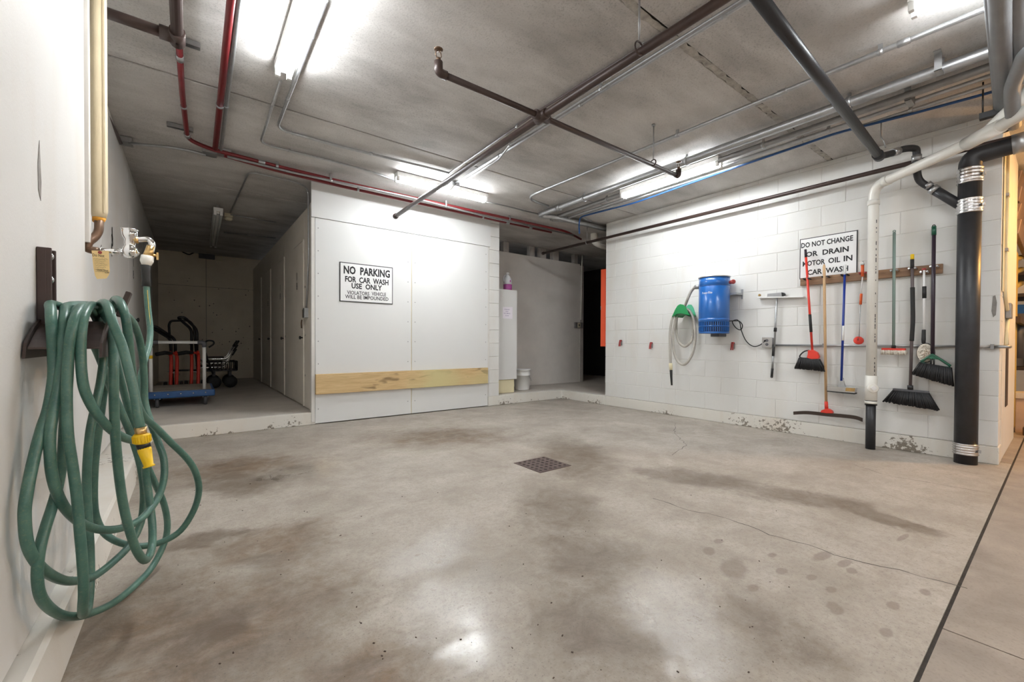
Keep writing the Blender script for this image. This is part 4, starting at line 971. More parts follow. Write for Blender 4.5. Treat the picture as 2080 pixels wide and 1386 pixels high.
# vacuum hose
def ribs(path, r, amp, per):
    L = 0; out = []; rs = []
    dense = []
    for a, b2 in zip(path, path[1:]):
        n = max(1, int((b2-a).length/(per/4)))
        for k in range(n): dense.append(a.lerp(b2, k/n))
    for i, p in enumerate(dense): rs.append(r+(amp if i % 4 < 2 else -amp))
    return dense, rs
hx = 5.02
pth = [inl+iv*.05, at_x(1404,592,4.93), at_x(1397,607,4.94), at_x(1391,622,4.99), at_x(1388,629,5.03), at_x(1378,636,5.06), at_x(1374,652,5.07), at_x(1374,675,5.06), at_x(1379,695,5.05), at_x(1390,704,5.05), at_x(1401,697,5.06), at_x(1407,683,5.08), at_x(1408,655,5.09), at_x(1402,636,5.08), at_x(1394,629,5.05), at_x(1387,630,5.02),
       at_x(1375,640,5.0), at_x(1369,665,5.0), at_x(1367,695,5.0), at_x(1372,725,5.0), at_x(1382,739,4.99), at_x(1393,739,4.99), at_x(1405,722,5.0), at_x(1411,700,5.02), at_x(1412,672,5.03), at_x(1409,650,5.03), at_x(1402,634,5.02), at_x(1394,628,5.0), at_x(1382,631,4.985), at_x(1368,642,4.98), at_x(1362,665,4.97), at_x(1361,690,4.97), at_x(1361.5,715,4.97), at_x(1362,740,4.97)]
t = thing('vacuum_hose', 'grey ribbed vacuum hose looped over the green hanger', 'hose', at_x(1362,782,4.97))
pd, rs = ribs(spline(pth, 6), .0165, .0009, .012)
part('hose', 'vac_hose', t, lambda m: m.tube(pd, rs, 10))
part('cuff', 'cream', t, lambda m: m.tube([at_x(1362,738,4.97), at_x(1362.5,745,4.97), at_x(1363,752,4.97)], [.021,.022,.019], 14))
part('crevice_nozzle', 'rubber', t, lambda m: m.tube([at_x(1363,751,4.97), at_x(1363.5,765,4.97), at_x(1364.5,783,4.97)], [.018,.015,.011], 12))
# power cord and outlet
ob = at_x(1560,696,XR-.02)
cp = [Vector((VC.x+.03,VC.y-VR+.01,1.23)), at_x(1493,652,5.02), at_x(1502,653,5.05), at_x(1508,661,5.07), at_x(1505,670,5.08), at_x(1497,668,5.08), at_x(1490,660,5.07), at_x(1488,653,5.06), at_x(1497,650,5.06), at_x(1503,657,5.09), at_x(1506,672,5.12), at_x(1515,692,5.135), at_x(1528,703,5.14), at_x(1542,702,5.14), at_x(1555,692,5.10)]
t = thing('power_cord', 'black power cord looping from the blue vacuum to the wall outlet', 'cord', cp[-1])
part('cord', 'rubber', t, lambda m: m.tube(spline(cp, 6), .0055, 8))
part('plug', 'rubber', t, lambda m: m.tube([cp[-1]+Vector((0,.012,-.004)), cp[-1]+Vector((.03,-.005,0))], [.010,.014], 8))
t = thing('outlet_box', 'galvanized outlet box on the block wall', 'outlet', (XR,ob.y,ob.z))
part('box', 'galv', t, lambda m: m.box((XR-.045,ob.y-.05,ob.z-.055), (XR-.001,ob.y+.05,ob.z+.055)), .005)
part('cover', 'steel', t, lambda m: m.box((XR-.050,ob.y-.052,ob.z-.057), (XR-.044,ob.y+.052,ob.z+.057)), .002)
for dz_ in (-.022, .022): part('socket', 'dark_grey', t, lambda m: m.lathe([(.016,0),(.015,.004)], (XR-.050,ob.y,ob.z+dz_), (-1,0,0), 12))
z7 = .953
t = thing('wall_conduit', 'horizontal grey conduit along the block wall from the outlet box', 'conduit', (XR,2.0,z7))
part('pipe_run', 'galv', t, lambda m: m.tube([(XR-.018,ob.y-.05,z7),(XR-.018,Y0-.03,z7)], .0105, 10))
for yy in (1.5, .75, .36): part('strap', 'galv_dull', t, lambda m: m.box((XR-.031,yy-.01,z7-.02), (XR-.001,yy+.01,z7+.02)))
part('end_elbow', 'galv', t, lambda m: m.tube(fillet([(XR-.018,Y0+.03,z7),(XR-.018,Y0-.045,z7),(XR+.10,Y0-.045,z7)], .04), .014, 10))
# red clips
for px, py, lab in ((1261,697,'small red spring clip nearest the recess corner'), (1323,702,'small red spring clip between the corner and the green hanger'), (1489,703,'small red spring clip under the blue vacuum')):
    p = at_x(px, py, XR-.02); t = thing('spring_clip', lab, 'clip', (XR,p.y,p.z), 'red spring clips on the block wall')
    part('base', 'galv_dull', t, lambda m: m.box((XR-.008,p.y-.012,p.z-.035), (XR-.001,p.y+.012,p.z+.03)), .002)
    for s in (-1, 1): part('jaw', 'dull_red', t, lambda m: m.tube(spline([(XR-.008,p.y+.007*s,p.z+.03),(XR-.028,p.y+.010*s,p.z+.04),(XR-.045,p.y+.008*s,p.z),(XR-.05,p.y+.011*s,p.z-.05)], 3), .008, 8))
# orange cabinet on the far end of the block wall
p0, p1 = at_x(1221,548,XR+.03), at_x(1221,704,XR+.03)
t = thing('orange_cabinet', 'orange metal cabinet seen edge-on at the corner of the block wall', 'cabinet', (XR+.15,Y1+.06,p1.z))
part('body', 'orange_panel', t, lambda m: m.box((XR+.025,Y1+.002,p1.z), (XR+.5,p0.y,p0.z)), .004)
part('hinge', 'galv_dull', t, lambda m: m.tube([(XR+.03,p0.y-.004,(p0.z+p1.z)/2-.03),(XR+.03,p0.y-.004,(p0.z+p1.z)/2+.03)], .008, 8))
# ------------------------------------------------------------------ hose, hanger and tap on the left wall
YR = 1.93
def hy(lst): return [at_y(x, y, Y) for x, y, Y in lst]
t = thing('hose_rack', 'dark brown steel hose hanger bolted to the left wall', 'hanger', (XW,YR,1.0))
za = at_y(150,652,YR).z
def arch(y): return za-.075*((y-YR)/.22)**2
ys = [YR-.23+.46*k/14 for k in range(15)]
def saddle2(m):
    n = len(ys); vs = []
    for x in (XW+.012, -.205):
        for dz_ in (0, -.005): vs += [(x,y,arch(y)+dz_) for y in ys]
    f = []
    for i in range(n-1): f += [(i,i+1,2*n+i+1,2*n+i), (n+i,3*n+i,3*n+i+1,n+i+1), (i,n+i,n+i+1,i+1), (2*n+i,2*n+i+1,3*n+i+1,3*n+i)]
    f += [(0,2*n,3*n,n), (n-1,2*n-1,4*n-1,3*n-1)]
    m.add(vs, f)
part('saddle', 'brown_pipe', t, saddle2)
def flange(x, lo, hi):
    return lambda m: m.prism([(x,y,arch(y)+hi) for y in ys]+[(x,YR+.245,za-.112),(x,YR-.245,za-.112)], (.006,0,0))
part('wall_flange', 'brown_pipe', t, flange(XW+.004, .055, .012))
part('front_flange', 'brown_pipe', t, flange(-.208, .055, .012))
s0, s1 = at_x(88,505,XW+.01), at_x(92,645,XW+.01)
part('strap', 'brown_pipe', t, lambda m: (m.box((XW+.001,s0.y-.03,za-.02), (XW+.022,s0.y+.03,s0.z)), m.box((XW+.02,s0.y-.03,za-.02), (XW+.032,s0.y-.022,s0.z)), m.box((XW+.02,s0.y+.022,za-.02), (XW+.032,s0.y+.03,s0.z))), .002)
for py in (526, 572): part('bolt', 'steel', t, lambda m: m.lathe([(.011,0),(.010,.007),(.004,.01)], (XW+.022,s0.y,at_x(90,py,XW).z), (1,0,0), 8))
lp0, lp1 = at_y(243,640,YR+.02), at_y(261,598,YR+.02)
part('front_lip', 'brown_pipe', t, lambda m: m.obox((lp0+lp1)/2, (.014,.05,.09), Vector((lp1-lp0)).cross(Vector((0,1,0))), (lp1-lp0)), .003)

# the garden hose: six loops, one free end with a nozzle
n_, f_ = 1.72, 2.18
loops = []
A = [(105,618,1.80),(103,630,1.74),(105,665,1.70),(108,720,1.70),(108,770,1.69),(98,830,1.67),(85,870,1.65),(70,927,1.62),(55,1000,1.58),(50,1051,1.57),(58,1113,1.58),(85,1155,1.64),(124,1178,1.74),(158,1180,1.84),(193,1170,1.93),(232,1140,2.02),(263,1108,2.09),(286,1062,2.14),(292,1005,2.17),(286,950,2.18),(270,895,2.18),(250,845,2.18),(228,795,2.17),(213,755,2.16),(197,715,2.14),(172,665,2.05),(140,632,1.93)]
B = [(137,622,1.84),(131,640,1.74),(128,680,1.70),(128,720,1.69),(120,775,1.68),(110,830,1.66),(102,880,1.64),(102,930,1.63),(108,975,1.63),(122,1015,1.66),(143,1045,1.70),(174,1068,1.76),(213,1077,1.83),(251,1072,1.90),(286,1055,1.98),(317,1018,2.06),(332,978,2.11),(333,935,2.14),(321,898,2.16),(305,856,2.18),(294,815,2.20),(293,770,2.20),(289,722,2.19),(281,682,2.16),(266,650,2.08),(235,627,1.98),(180,620,1.92)]
Cc = [(158,627,1.85),(148,650,1.76),(142,690,1.73),(138,760,1.72),(132,850,1.71),(127,930,1.70),(117,990,1.69),(106,1030,1.67),(93,1070,1.64),(80,1121,1.61),(76,1175,1.61),(85,1217,1.64),(112,1244,1.72),(143,1253,1.82),(182,1247,1.95),(232,1224,2.08),(278,1186,2.20),(309,1152,2.28),(333,1105,2.34),(340,1067,2.36),(333,1024,2.36),(313,978,2.34),(290,925,2.32),(272,870,2.30),(255,810,2.28),(240,750,2.24),(228,700,2.19),(210,660,2.08),(185,635,1.96)]
Dd = [(172,622,1.80),(157,636,1.72),(146,668,1.68),(139,715,1.67),(136,770,1.66),(136,830,1.65),(139,890,1.64),(148,950,1.64),(156,1010,1.64),(162,1080,1.64),(168,1150,1.65),(170,1205,1.67),(168,1240,1.72),(170,1248,1.80),(178,1235,1.88),(183,1180,1.93),(182,1110,1.96),(178,1043,1.98),(176,985,1.99),(178,930,2.0),(184,870,2.02),(196,815,2.05),(205,770,2.08),(210,720,2.10),(205,675,2.06),(192,640,1.95)]
Ee = [(186,620,1.82),(173,636,1.73),(166,668,1.69),(164,712,1.68),(166,758,1.67),(172,793,1.67),(187,826,1.68),(206,853,1.70),(228,875,1.73),(253,890,1.78),(278,897,1.84),(296,902,1.92),(300,925,2.02),(296,960,2.06),(302,1005,2.05),(309,1062,2.02),(309,1108,1.97),(302,1132,1.91),(292,1138,1.86),(276,1115,1.80),(259,1063,1.77),(247,1005,1.75),(238,930,1.73),(233,860,1.72),(231,790,1.72),(231,735,1.73),(229,690,1.78),(220,655,1.88),(205,628,1.96)]
Ff = [(236,608,1.90),(246,618,1.82),(256,650,1.78),(262,700,1.80),(268,760,1.86),(278,815,1.95),(292,846,2.02),(317,869,2.08),(348,900,2.13),(381,933,2.17),(398,962,2.19),(404,997,2.20),(394,1036,2.20),(367,1078,2.19),(329,1101,2.18),(286,1110,2.18),(247,1104,2.18),(217,1088,2.19),(199,1062,2.20),(191,1024,2.20),(192,950,2.20),(199,885,2.20),(207,825,2.20),(214,770,2.20),(218,720,2.18),(222,680,2.12),(224,645,2.02),(228,620,1.95)]
hs = thing('garden_hose', 'long green garden hose coiled over the hanger on the left wall', 'hose', at_y(170,1253,1.8))
HR = .0121
def hose_mesh(m):
    for L in (A, B, Cc, Dd, Ee, Ff): m.tube(spline(hy(L), 5, True), HR, 12, closed=True)
ho = part('coils', 'hose_green', hs, hose_mesh)
free = hy([(197,640,1.95),(200,624,1.90),(211,615,1.82),(221,628,1.75),(230,658,1.71),(248,702,1.69),(262,756,1.67),(274,805,1.66),(280,845,1.65),(285,868,1.65)])
part('free_end', 'hose_green', hs, lambda m: m.tube(spline(free, 6), HR, 12))
YS = 2.62
sup = [at_y(297,560,YS), at_y(298,590,YS), at_y(301,630,YS-.02), at_y(305,670,YS-.06), at_y(302,705,YS-.12), at_y(293,735,YS-.2), at_y(284,780,YS-.26), at_y(279,840,YS-.28), at_y(276,900,YS-.30)]
part('supply_end', 'hose_green', hs, lambda m: m.tube(spline(sup, 6), HR, 12))
part('stripe', 'yellow_post', hs, lambda m: m.tube([p+Vector((.003,-.0115,0)) for p in spline(sup[1:6], 5)], .0012, 5))
nz = [at_y(285,868,1.65), at_y(287,884,1.65), at_y(289,899,1.65), at_y(292,908,1.65), at_y(303,949,1.64)]
part('coupling', 'brass', hs, lambda m: m.tube([nz[0], nz[1]], .0142, 16))
def ring(m):
    m.tube([nz[1]+Vector((0,0,.004)), nz[1], nz[2], nz[2]+Vector((0,0,-.004))], [.016,.0205,.0205,.016], 20)
    ax = (nz[2]-nz[1]).normalized(); o_ = ax.orthogonal().normalized(); b3 = ax.cross(o_); c = (nz[1]+nz[2])/2
    for k in range(20):
        dr = o_*math.cos(k*.314)+b3*math.sin(k*.314); m.obox(c+dr*.0208, ((nz[2]-nz[1]).length*.85,.003,.003), ax, dr)
part('nozzle_collar', 'yellow', hs, ring)
part('nozzle_neck', 'black_paint', hs, lambda m: m.tube([nz[2], nz[3]+(nz[3]-nz[2])*.4], .0165, 16))
part('nozzle', 'yellow', hs, lambda m: m.tube([nz[3]+(nz[3]-nz[2])*.3, nz[3].lerp(nz[4], .2), nz[3].lerp(nz[4], .9), nz[3].lerp(nz[4], .93), nz[4]], [.0165,.0165,.0115,.0145,.0145], 18))
part('sleeve', 'rubber', hs, lambda m: m.tube([at_y(295.5,539,YS), at_y(296,550,YS), at_y(297,570,YS), at_y(297,582,YS)], [.019,.0165,.0155,.017], 16))

# insulated riser, fittings and tap
pc = at_y(200.5,300,YS+.05); rI = .030
t = thing('insulated_riser', 'cream insulated pipe rising beside the end of the left wall', 'pipe', (pc.x,pc.y,H))
zb0 = at_y(200,447,pc.y).z
part('insulation', 'insul', t, lambda m: m.tube([(pc.x,pc.y,zb0+.01),(pc.x,pc.y,zb0+.04),(pc.x,pc.y,H-.002)], [rI*.8,rI,rI], 20))
part('foam_end', 'orange_foam', t, lambda m: m.tube([(pc.x-.004,pc.y-.006,zb0-.012),(pc.x,pc.y,zb0+.012)], [.019,.024], 14))
part('jacket_seam', 'insul', t, lambda m: m.box((pc.x+.018,pc.y-.028,zb0+.03), (pc.x+.024,pc.y-.022,H-.003)))
t = thing('wash_tap', 'chrome vacuum-breaker tap on a brown copper pipe', 'tap', at_y(173,508,YS))
fit = [Vector((pc.x,pc.y,zb0+.02)), at_y(201,470,YS+.03), at_y(192,483,YS+.02), at_y(179,492,YS), at_y(176,505,YS), at_y(188,509,YS), at_y(200,510,YS)]
part('copper_bend', 'copper_dark', t, lambda m: m.tube(fillet(fit, .022, 4), .0165, 12))
part('wall_flange', 'brass', t, lambda m: m.lathe([(.028,0),(.026,.006),(.018,.010)], at_y(172,502,YS)+Vector((-.012,0,0)), (1,0,0), 16))
h0, h1 = at_y(198,510,YS), at_y(262,513,YS)
part('supply_pipe', 'chrome', t, lambda m: m.tube([h0, h1], .0135, 14))
part('union_nut', 'steel', t, lambda m: m.tube([h0.lerp(h1,.68), h0.lerp(h1,.80)], .0175, 8))
vb = at_y(264,516,YS)
def vac_body(m):
    zt_ = at_y(263,466,YS).z-vb.z
    m.lathe([(.012,-.020),(.026,-.008),(.030,.010),(.024,.030),(.018,.038),(.021,.046),(.019,zt_*.58),(.027,zt_*.70),(.030,zt_*.92),(.026,zt_*.95),(.032,zt_*.97),(.031,zt_),(.012,zt_+.004)], vb, (0,0,1), 22)
part('breaker_body', 'chrome', t, vac_body)
part('stop_lever', 'steel', t, lambda m: m.tube([vb+Vector((.02,0,0)), at_y(284,514,YS)], [.010,.003], 8))
arm = [at_y(268,488,YS), at_y(285,487,YS), at_y(302,487,YS), at_y(309,497,YS), at_y(306,512,YS)]
part('outlet_arm', 'chrome', t, lambda m: m.tube(spline(arm, 5), .0125, 14))
part('arm_nut', 'brass', t, lambda m: m.tube([at_y(272,488,YS), at_y(281,488,YS)], .0155, 8))
part('bibb_body', 'brass', t, lambda m: m.tube([at_y(307,500,YS), at_y(303,512,YS), at_y(300,522,YS)], [.016,.017,.020], 12))
part('bibb_handle', 'brass', t, lambda m: (m.tube([at_y(306,518,YS), at_y(318,520,YS)], .007, 8), m.obox(at_y(320,521,YS), (.008,.014,.034))))
part('hose_nut', 'pvc', t, lambda m: m.tube([at_y(300,520,YS), at_y(298,531,YS), at_y(297,540,YS)], [.024,.025,.016], 8))
# paper tag
tg = [at_y(x, y, YS-.03) for x, y in ((186,509),(221,510),(223,552),(221,559),(216,566),(197,567),(193,560),(190,545))]
t = thing('paper_tag', 'manila paper tag with handwriting wired to the tap', 'tag', (tg[0]+tg[1])/2)
part('card', 'manila', t, lambda m: m.prism(tg, (0,.0012,0)))
part('eyelet', 'dull_red', t, lambda m: m.lathe([(.007,0),(.006,.001)], at_y(203,513,YS-.0305), (0,-1,0), 10))
part('wire', 'steel', t, lambda m: m.tube([at_y(203,513,YS-.031), at_y(204,505,YS-.02), at_y(206,498,YS)], .0012, 5))
def tline(s, x0, x1, y, hgt, mat='ink_grey'):
    a, b2 = at_y(x0,y,YS-.0305), at_y(x1,y,YS-.0305)
    text('handwriting', s, (a+b2)/2, (1,0,0), (0,0,1), (b2-a).length, hgt, mat, t, .0004, .004)
tline('Do Not', 188, 212, 519, .012, 'sign_black')
def scribble(m):
    random.seed(21)
    for k in range(7):
        y = 526+k*4.2; a, b2 = at_y(190+k*.6,y,YS-.0308), at_y(218-(k % 3)*3,y+.8,YS-.0308); n = 22
        m.tube([a.lerp(b2, i/n)+Vector((0,0,random.uniform(-.0025,.0025))) for i in range(n+1)], .0004, 4)
part('handwriting', 'ink_grey', t, scribble)
tline('turn Shut', 198, 220, 549, .009, 'sign_black')
tline('off', 213, 222, 554, .007, 'sign_black')
# ------------------------------------------------------------------ back wall, recess and aisle contents
# bumper plank
t = tag(MB().box((xa-.002,YF-.046,.354), (3.565,YF-.005,.590)).build('bumper_plank', 'lumber', None, .004, loc=((xa+3.56)/2,YF,.354)), 'long yellowish pine plank screwed along the white boards', 'plank')
# parking sign
q = [at_y(x, y, YF-.012) for x, y in ((690,532),(798,543),(798,619),(690,612))]
xs0, xs1, zs0, zs1 = q[0].x, q[1].x, 1.458, 1.935
t = thing('parking_sign', 'white sign with thin black border reading NO PARKING FOR CAR WASH USE ONLY', 'sign', ((xs0+xs1)/2,YF,zs0))
part('border', 'sign_black', t, lambda m: m.box((xs0,YF-.008,zs0), (xs1,YF-.001,zs1)))
part('face', 'sign_white', t, lambda m: m.box((xs0+.010,YF-.011,zs0+.010), (xs1-.010,YF-.0075,zs1-.010)))
def pl_(s, x0, x1, y, h, mat='sign_black', bold=.012):
    a, b2 = at_y(x0, y[0], YF-.012), at_y(x1, y[1], YF-.012); c = (a+b2)/2
    text('lettering', s, c, (1,0,0), (0,0,1), b2.x-a.x, h, mat, t, .0008, bold)
pl_('NO  PARKING', 698, 792, (549,556), .100, bold=.035)
pl_('FOR  CAR  WASH', 701, 789, (568.5,572.5), .072, bold=.03)
pl_('USE  ONLY', 714, 776, (581.5,584.5), .068, bold=.03)
pl_('VIOLATORS', 705, 750, (594.5,596.7), .046, 'ink_grey', .014); pl_('VEHICLE', 755, 784, (597,598.5), .046, 'ink_grey', .014)
pl_('WILL BE IMPOUNDED', 701, 789, (603.5,607), .046, 'ink_grey', .014)
# white cabinet in the recess
cx0, cx1, cy0, cy1 = 3.815, at_z(1044,797,STEP).x, at_z(1030,799,STEP).y-.02, YP-.20
ct = at_y(1040,589,cy0).z; cb = at_y(1040,771,cy0).z
cx1 = at_y(1050,700,cy0).x
t = thing('utility_cabinet', 'tall narrow white cabinet in the recess', 'cabinet', ((cx0+cx1)/2,cy0,STEP+.003))
part('carcass', 'panel_paint', t, lambda m: m.box((cx0,cy0+.022,cb), (cx1,cy1,ct)), .003)
dr = part('door', 'panel_paint', t, lambda m: m.box((cx0,cy0,cb+.004), (cx1,cy0+.020,ct-.003)), .003)
nt_ = [at_y(x, y, cy0-.001) for x, y in ((1021,624),(1041,624),(1041,648),(1021,647))]
pp = part('notice', 'paper', dr, lambda m: m.prism(nt_, (0,-.0006,0)))
for s, y, w_ in (('PLEASE', 629, 10), ('DO', 633, 5), ('NOT REMOVE', 637, 13), ('SOAP', 641.5, 7)):
    a, b2 = at_y(1030-w_/2,y,cy0-.002), at_y(1030+w_/2,y,cy0-.002)
    text('notice_text', s, (a+b2)/2, (1,0,0), (0,0,1), (b2-a).length, .016, 'ink_purple', t, .0006, .004)
part('plinth', 'cream', t, lambda m: m.box((cx0+.01,cy0+.03,STEP+.003), (cx1-.03,cy1-.02,cb-.002)), .004)
hp = at_y(1052,636,cy0+.10); part('side_handle', 'red_plastic', t, lambda m: m.box((cx1-.001,cy0+.07,hp.z-.045), (cx1+.02,cy0+.12,hp.z+.045)), .005)
part('side_pull', 'white_metal', t, lambda m: m.box((cx1-.001,cy0+.08,hp.z-.19), (cx1+.014,cy0+.11,hp.z-.05)), .004)
# jug
jc = at_y(1031,590,cy0+.14); jb = ct+.0005
t = thing('soap_jug', 'clear plastic jug of purple liquid on top of the white cabinet', 'jug', (jc.x,jc.y,jb))
part('jug_body', 'clear_plastic', t, lambda m: m.lathe([(.070,.10),(.072,.16),(.060,.205),(.032,.245),(.022,.26),(.020,.275)], (jc.x,jc.y,jb), (0,0,1), 20))
part('purple_liquid', 'purple_liquid', t, lambda m: m.lathe([(.066,0),(.073,.006),(.073,.10),(.070,.101)], (jc.x,jc.y,jb), (0,0,1), 20))
part('cap', 'sign_white', t, lambda m: m.lathe([(.026,.27),(.026,.295),(.022,.30)], (jc.x,jc.y,jb), (0,0,1), 16))
part('handle', 'clear_plastic', t, lambda m: m.tube(spline([(jc.x-.025,jc.y,jb+.25),(jc.x-.07,jc.y,jb+.235),(jc.x-.085,jc.y,jb+.18),(jc.x-.06,jc.y,jb+.14)], 4), .010, 8))
jf = (EYE-jc); jf.z = 0; jf.normalize()
part('jug_label', 'purple_liquid', t, lambda m: m.obox(Vector((jc.x,jc.y,jb+.15))+jf*.0715+Vector((.02,0,0)), (.003,.07,.035), jf), .001)
p = at_y(1018,586,cy0+.12)
t = tag(MB().lathe([(.03,0),(.035,.01),(.034,.03),(.02,.04)], (cx0+.06,cy0+.10,ct+.0005), (0,0,1), 14).build('bottle_cap', 'skid_dark', None, loc=(cx0+.06,cy0+.10,ct)), 'small dark cap beside the purple jug', 'cap')
# bucket
bc = at_z(1066,793,STEP)+Vector((.02,.10,0)); bh = .36
t = thing('plastic_bucket', 'white plastic bucket on the kerb beside the cabinet', 'bucket', (bc.x,bc.y,STEP+.002))
part('shell', 'sign_white', t, lambda m: m.lathe([(.125,0),(.130,.01),(.140,bh-.11),(.146,bh-.11),(.146,bh-.095),(.141,bh-.09),(.143,bh-.02),(.150,bh-.02),(.150,bh),(.138,bh),(.126,.02),(.02,.012)], (bc.x,bc.y,STEP+.002), (0,0,1), 28))
bd = (EYE-bc); bd.z = 0; bd.normalize(); bs = Vector((-bd.y,bd.x,0))
if bs.dot(_RT) < 0: bs = -bs
e_ = [Vector((bc.x,bc.y,STEP+bh-.10))+bs*.11+bd*.10, Vector((bc.x,bc.y,STEP+bh-.13))+bs*.13+bd*.095, Vector((bc.x,bc.y,STEP+bh-.17))+bs*.150+bd*.06, Vector((bc.x,bc.y,STEP+bh-.20))+bs*.156+bd*.03]
part('wire_handle', 'galv_dull', t, lambda m: m.tube(spline(e_, 4), .003, 6))
# switch and conduit on the partition
sw = at_y(1175,661,YP-.01)
conduit('conduit', 'white conduit running down the edge of the plywood partition', 'conduit', [at_y(1183,515,YP-.03), at_y(1182,545,YP-.03), at_y(1180,650,YP-.03)], .012, 'pvc', .05, (), 'ceiling conduits')
t = thing('light_switch', 'double metal switch box on the plywood partition', 'switch', (sw.x,YP,sw.z))
part('box', 'galv_dull', t, lambda m: m.box((sw.x-.13,YP-.045,sw.z-.06), (sw.x+.10,YP-.001,sw.z+.06)), .004)
part('plate', 'cream_plastic', t, lambda m: m.box((sw.x-.06,YP-.05,sw.z-.05), (sw.x+.02,YP-.044,sw.z+.05)), .002)
part('toggle', 'black_paint', t, lambda m: m.box((sw.x-.03,YP-.056,sw.z-.02), (sw.x-.01,YP-.049,sw.z+.02)))
# box and cables high on the aisle end wall
p = at_y(420,519,YB); t = thing('wall_box', 'grey electrical box high on the aisle end wall', 'box', (p.x,YB,p.z))
part('box', 'dark_grey', t, lambda m: m.box((p.x-.14,YB-.07,p.z-.08), (p.x+.14,YB-.001,p.z+.08)), .006)
part('fitting', 'cream_plastic', t, lambda m: m.box((p.x+.17,YB-.06,p.z-.11), (p.x+.27,YB-.001,p.z+.0)), .006)
part('cable', 'rubber', t, lambda m: m.tube(spline([at_y(x, y, YB-.02) for x, y in ((331,505),(360,507),(375,514),(385,517),(396,513),(408,516))], 4), .012, 6))

# platform truck
yc0 = 6.72
dk = at_y(400,803,yc0).z
dx0, dx1 = at_y(292,800,yc0).x, at_y(437,800,yc0).x
dx0 = max(dx0, XL+.03)
yc1 = at_z(446,779,dk+.02).y; yc1 = min(yc1, yc0+1.0)
t = thing('platform_truck', 'blue platform truck with a grey tubular handle in the aisle', 'cart', ((dx0+dx1)/2,yc0,STEP))
zd0 = dk-.02; zd1 = dk+.065
part('deck_frame', 'blue_steel', t, lambda m: m.box((dx0,yc0,zd0), (dx1,yc1,zd1)), .015)
part('deck_board', 'deck_board', t, lambda m: m.box((dx0+.035,yc0+.035,zd1-.004), (dx1-.035,yc1-.035,zd1+.004)))
for k in range(5): part('rivet', 'steel', t, lambda m: m.lathe([(.010,0),(.006,.005)], (dx0+.1+k*(dx1-dx0-.2)/4,yc0,zd0+.05), (0,-1,0), 8))
hx0, hx1 = at_y(306,740,yc0+.05).x, at_y(415,740,yc0+.05).x; hz = at_y(400,696,yc0+.05).z; hyy = yc0+.06
part('handle_post', 'white_metal', t, lambda m: m.tube([(hx0,hyy,zd1-.005),(hx0,hyy,hz-.03)], .020, 12))
part('handle_post', 'white_metal', t, lambda m: m.tube([(hx1,hyy,zd1-.005),(hx1,hyy,hz-.03)], .020, 12))
part('handle_bar', 'white_metal', t, lambda m: m.tube([(hx0+.03,hyy,hz),(hx1-.03,hyy,hz)], .018, 12))
for hx_, s in ((hx0,1),(hx1,-1)): part('corner_joint', 'dark_grey', t, lambda m: m.tube(fillet([(hx_,hyy,hz-.06),(hx_,hyy,hz),(hx_+.07*s,hyy,hz)], .04), .026, 12))
part('yellow_tape', 'yellow', t, lambda m: m.tube([(hx0,hyy,hz-.20),(hx0,hyy,hz-.16)], .0208, 12))
for wx in (dx0+.12, dx1-.10):
    for wy in (yc0+.08, yc1-.10):
        cs = part('caster', 'galv_dull', t, lambda m: (m.box((wx-.03,wy-.035,STEP+.10), (wx-.02,wy+.035,zd0+.001)), m.box((wx+.02,wy-.035,STEP+.10), (wx+.03,wy+.035,zd0+.001))))
        part('wheel', 'dark_grey', cs, lambda m: m.lathe([(.045,-.018),(.062,-.016),(.065,0),(.062,.016),(.045,.018)], (wx,wy,STEP+.0655), (1,0,0), 18))
# hand trucks
def hand_truck(label, px0, px1, ytop, yred, yl, hook):
    Yc = yl; x0, x1 = at_y(px0,760,Yc).x, at_y(px1,760,Yc).x; w_ = x1-x0
    t = thing('hand_truck', label, 'hand truck', ((x0+x1)/2,Yc,STEP), 'red hand trucks behind the platform truck')
    zt_, zr_ = at_y(px0,ytop,Yc).z, at_y(px0,yred,Yc).z
    for x in (x0, x1): part('rail', 'red_plastic', t, lambda m: m.tube(spline([(x,Yc-.06,zr_-.02),(x,Yc,zr_+.01),(x+.01,Yc+.02,zr_-.12),(x,Yc-.02,STEP+.09)], 4), .022, 10))
    part('cross_bar', 'red_plastic', t, lambda m: m.tube([(x0,Yc,zr_),(x1,Yc,zr_)], .018, 8))
    part('lower_bar', 'steel', t, lambda m: m.tube([(x0-.03,Yc+.01,(zr_+STEP)/2+.05),(x1+.04,Yc+.01,(zr_+STEP)/2)], .010, 8))
    part('nose_plate', 'rubber', t, lambda m: m.box((x0-.05,Yc-.22,STEP+.002), (x1+.05,Yc-.02,STEP+.014)))
    for x in (x0-.06, x1+.06): part('wheel', 'rubber', t, lambda m: m.lathe([(.05,-.025),(.10,-.022),(.105,0),(.10,.022),(.05,.025)], (x,Yc+.10,STEP+.1055), (1,0,0), 18))
    part('axle', 'steel', t, lambda m: m.tube([(x0-.07,Yc+.10,STEP+.1055),(x1+.07,Yc+.10,STEP+.1055)], .010, 8))
    part('handle_frame', 'black_paint', t, lambda m: m.tube(fillet([(x0+.01,Yc+.02,zr_),(x0+.01,Yc+.03,zt_-.18),(x0+hook,Yc-.12,zt_),(x1+hook,Yc-.12,zt_),(x1-.01,Yc+.03,zt_-.18),(x1-.01,Yc+.02,zr_)], .07), .020, 10))
    part('grip', 'rubber', t, lambda m: m.tube([(x0-.16,Yc-.14,zr_-.01),(x0-.06,Yc-.10,zr_+.01),(x0+.02,Yc-.04,zr_)], [.028,.03,.024], 10))
    return t
hand_truck('red hand truck with a short bent black handle beside the left lockers', 346, 358, 665, 718, 8.15, -.22)
hand_truck('red hand truck with a tall hooked black handle behind the platform truck', 388, 402, 646, 717, 8.25, -.16)
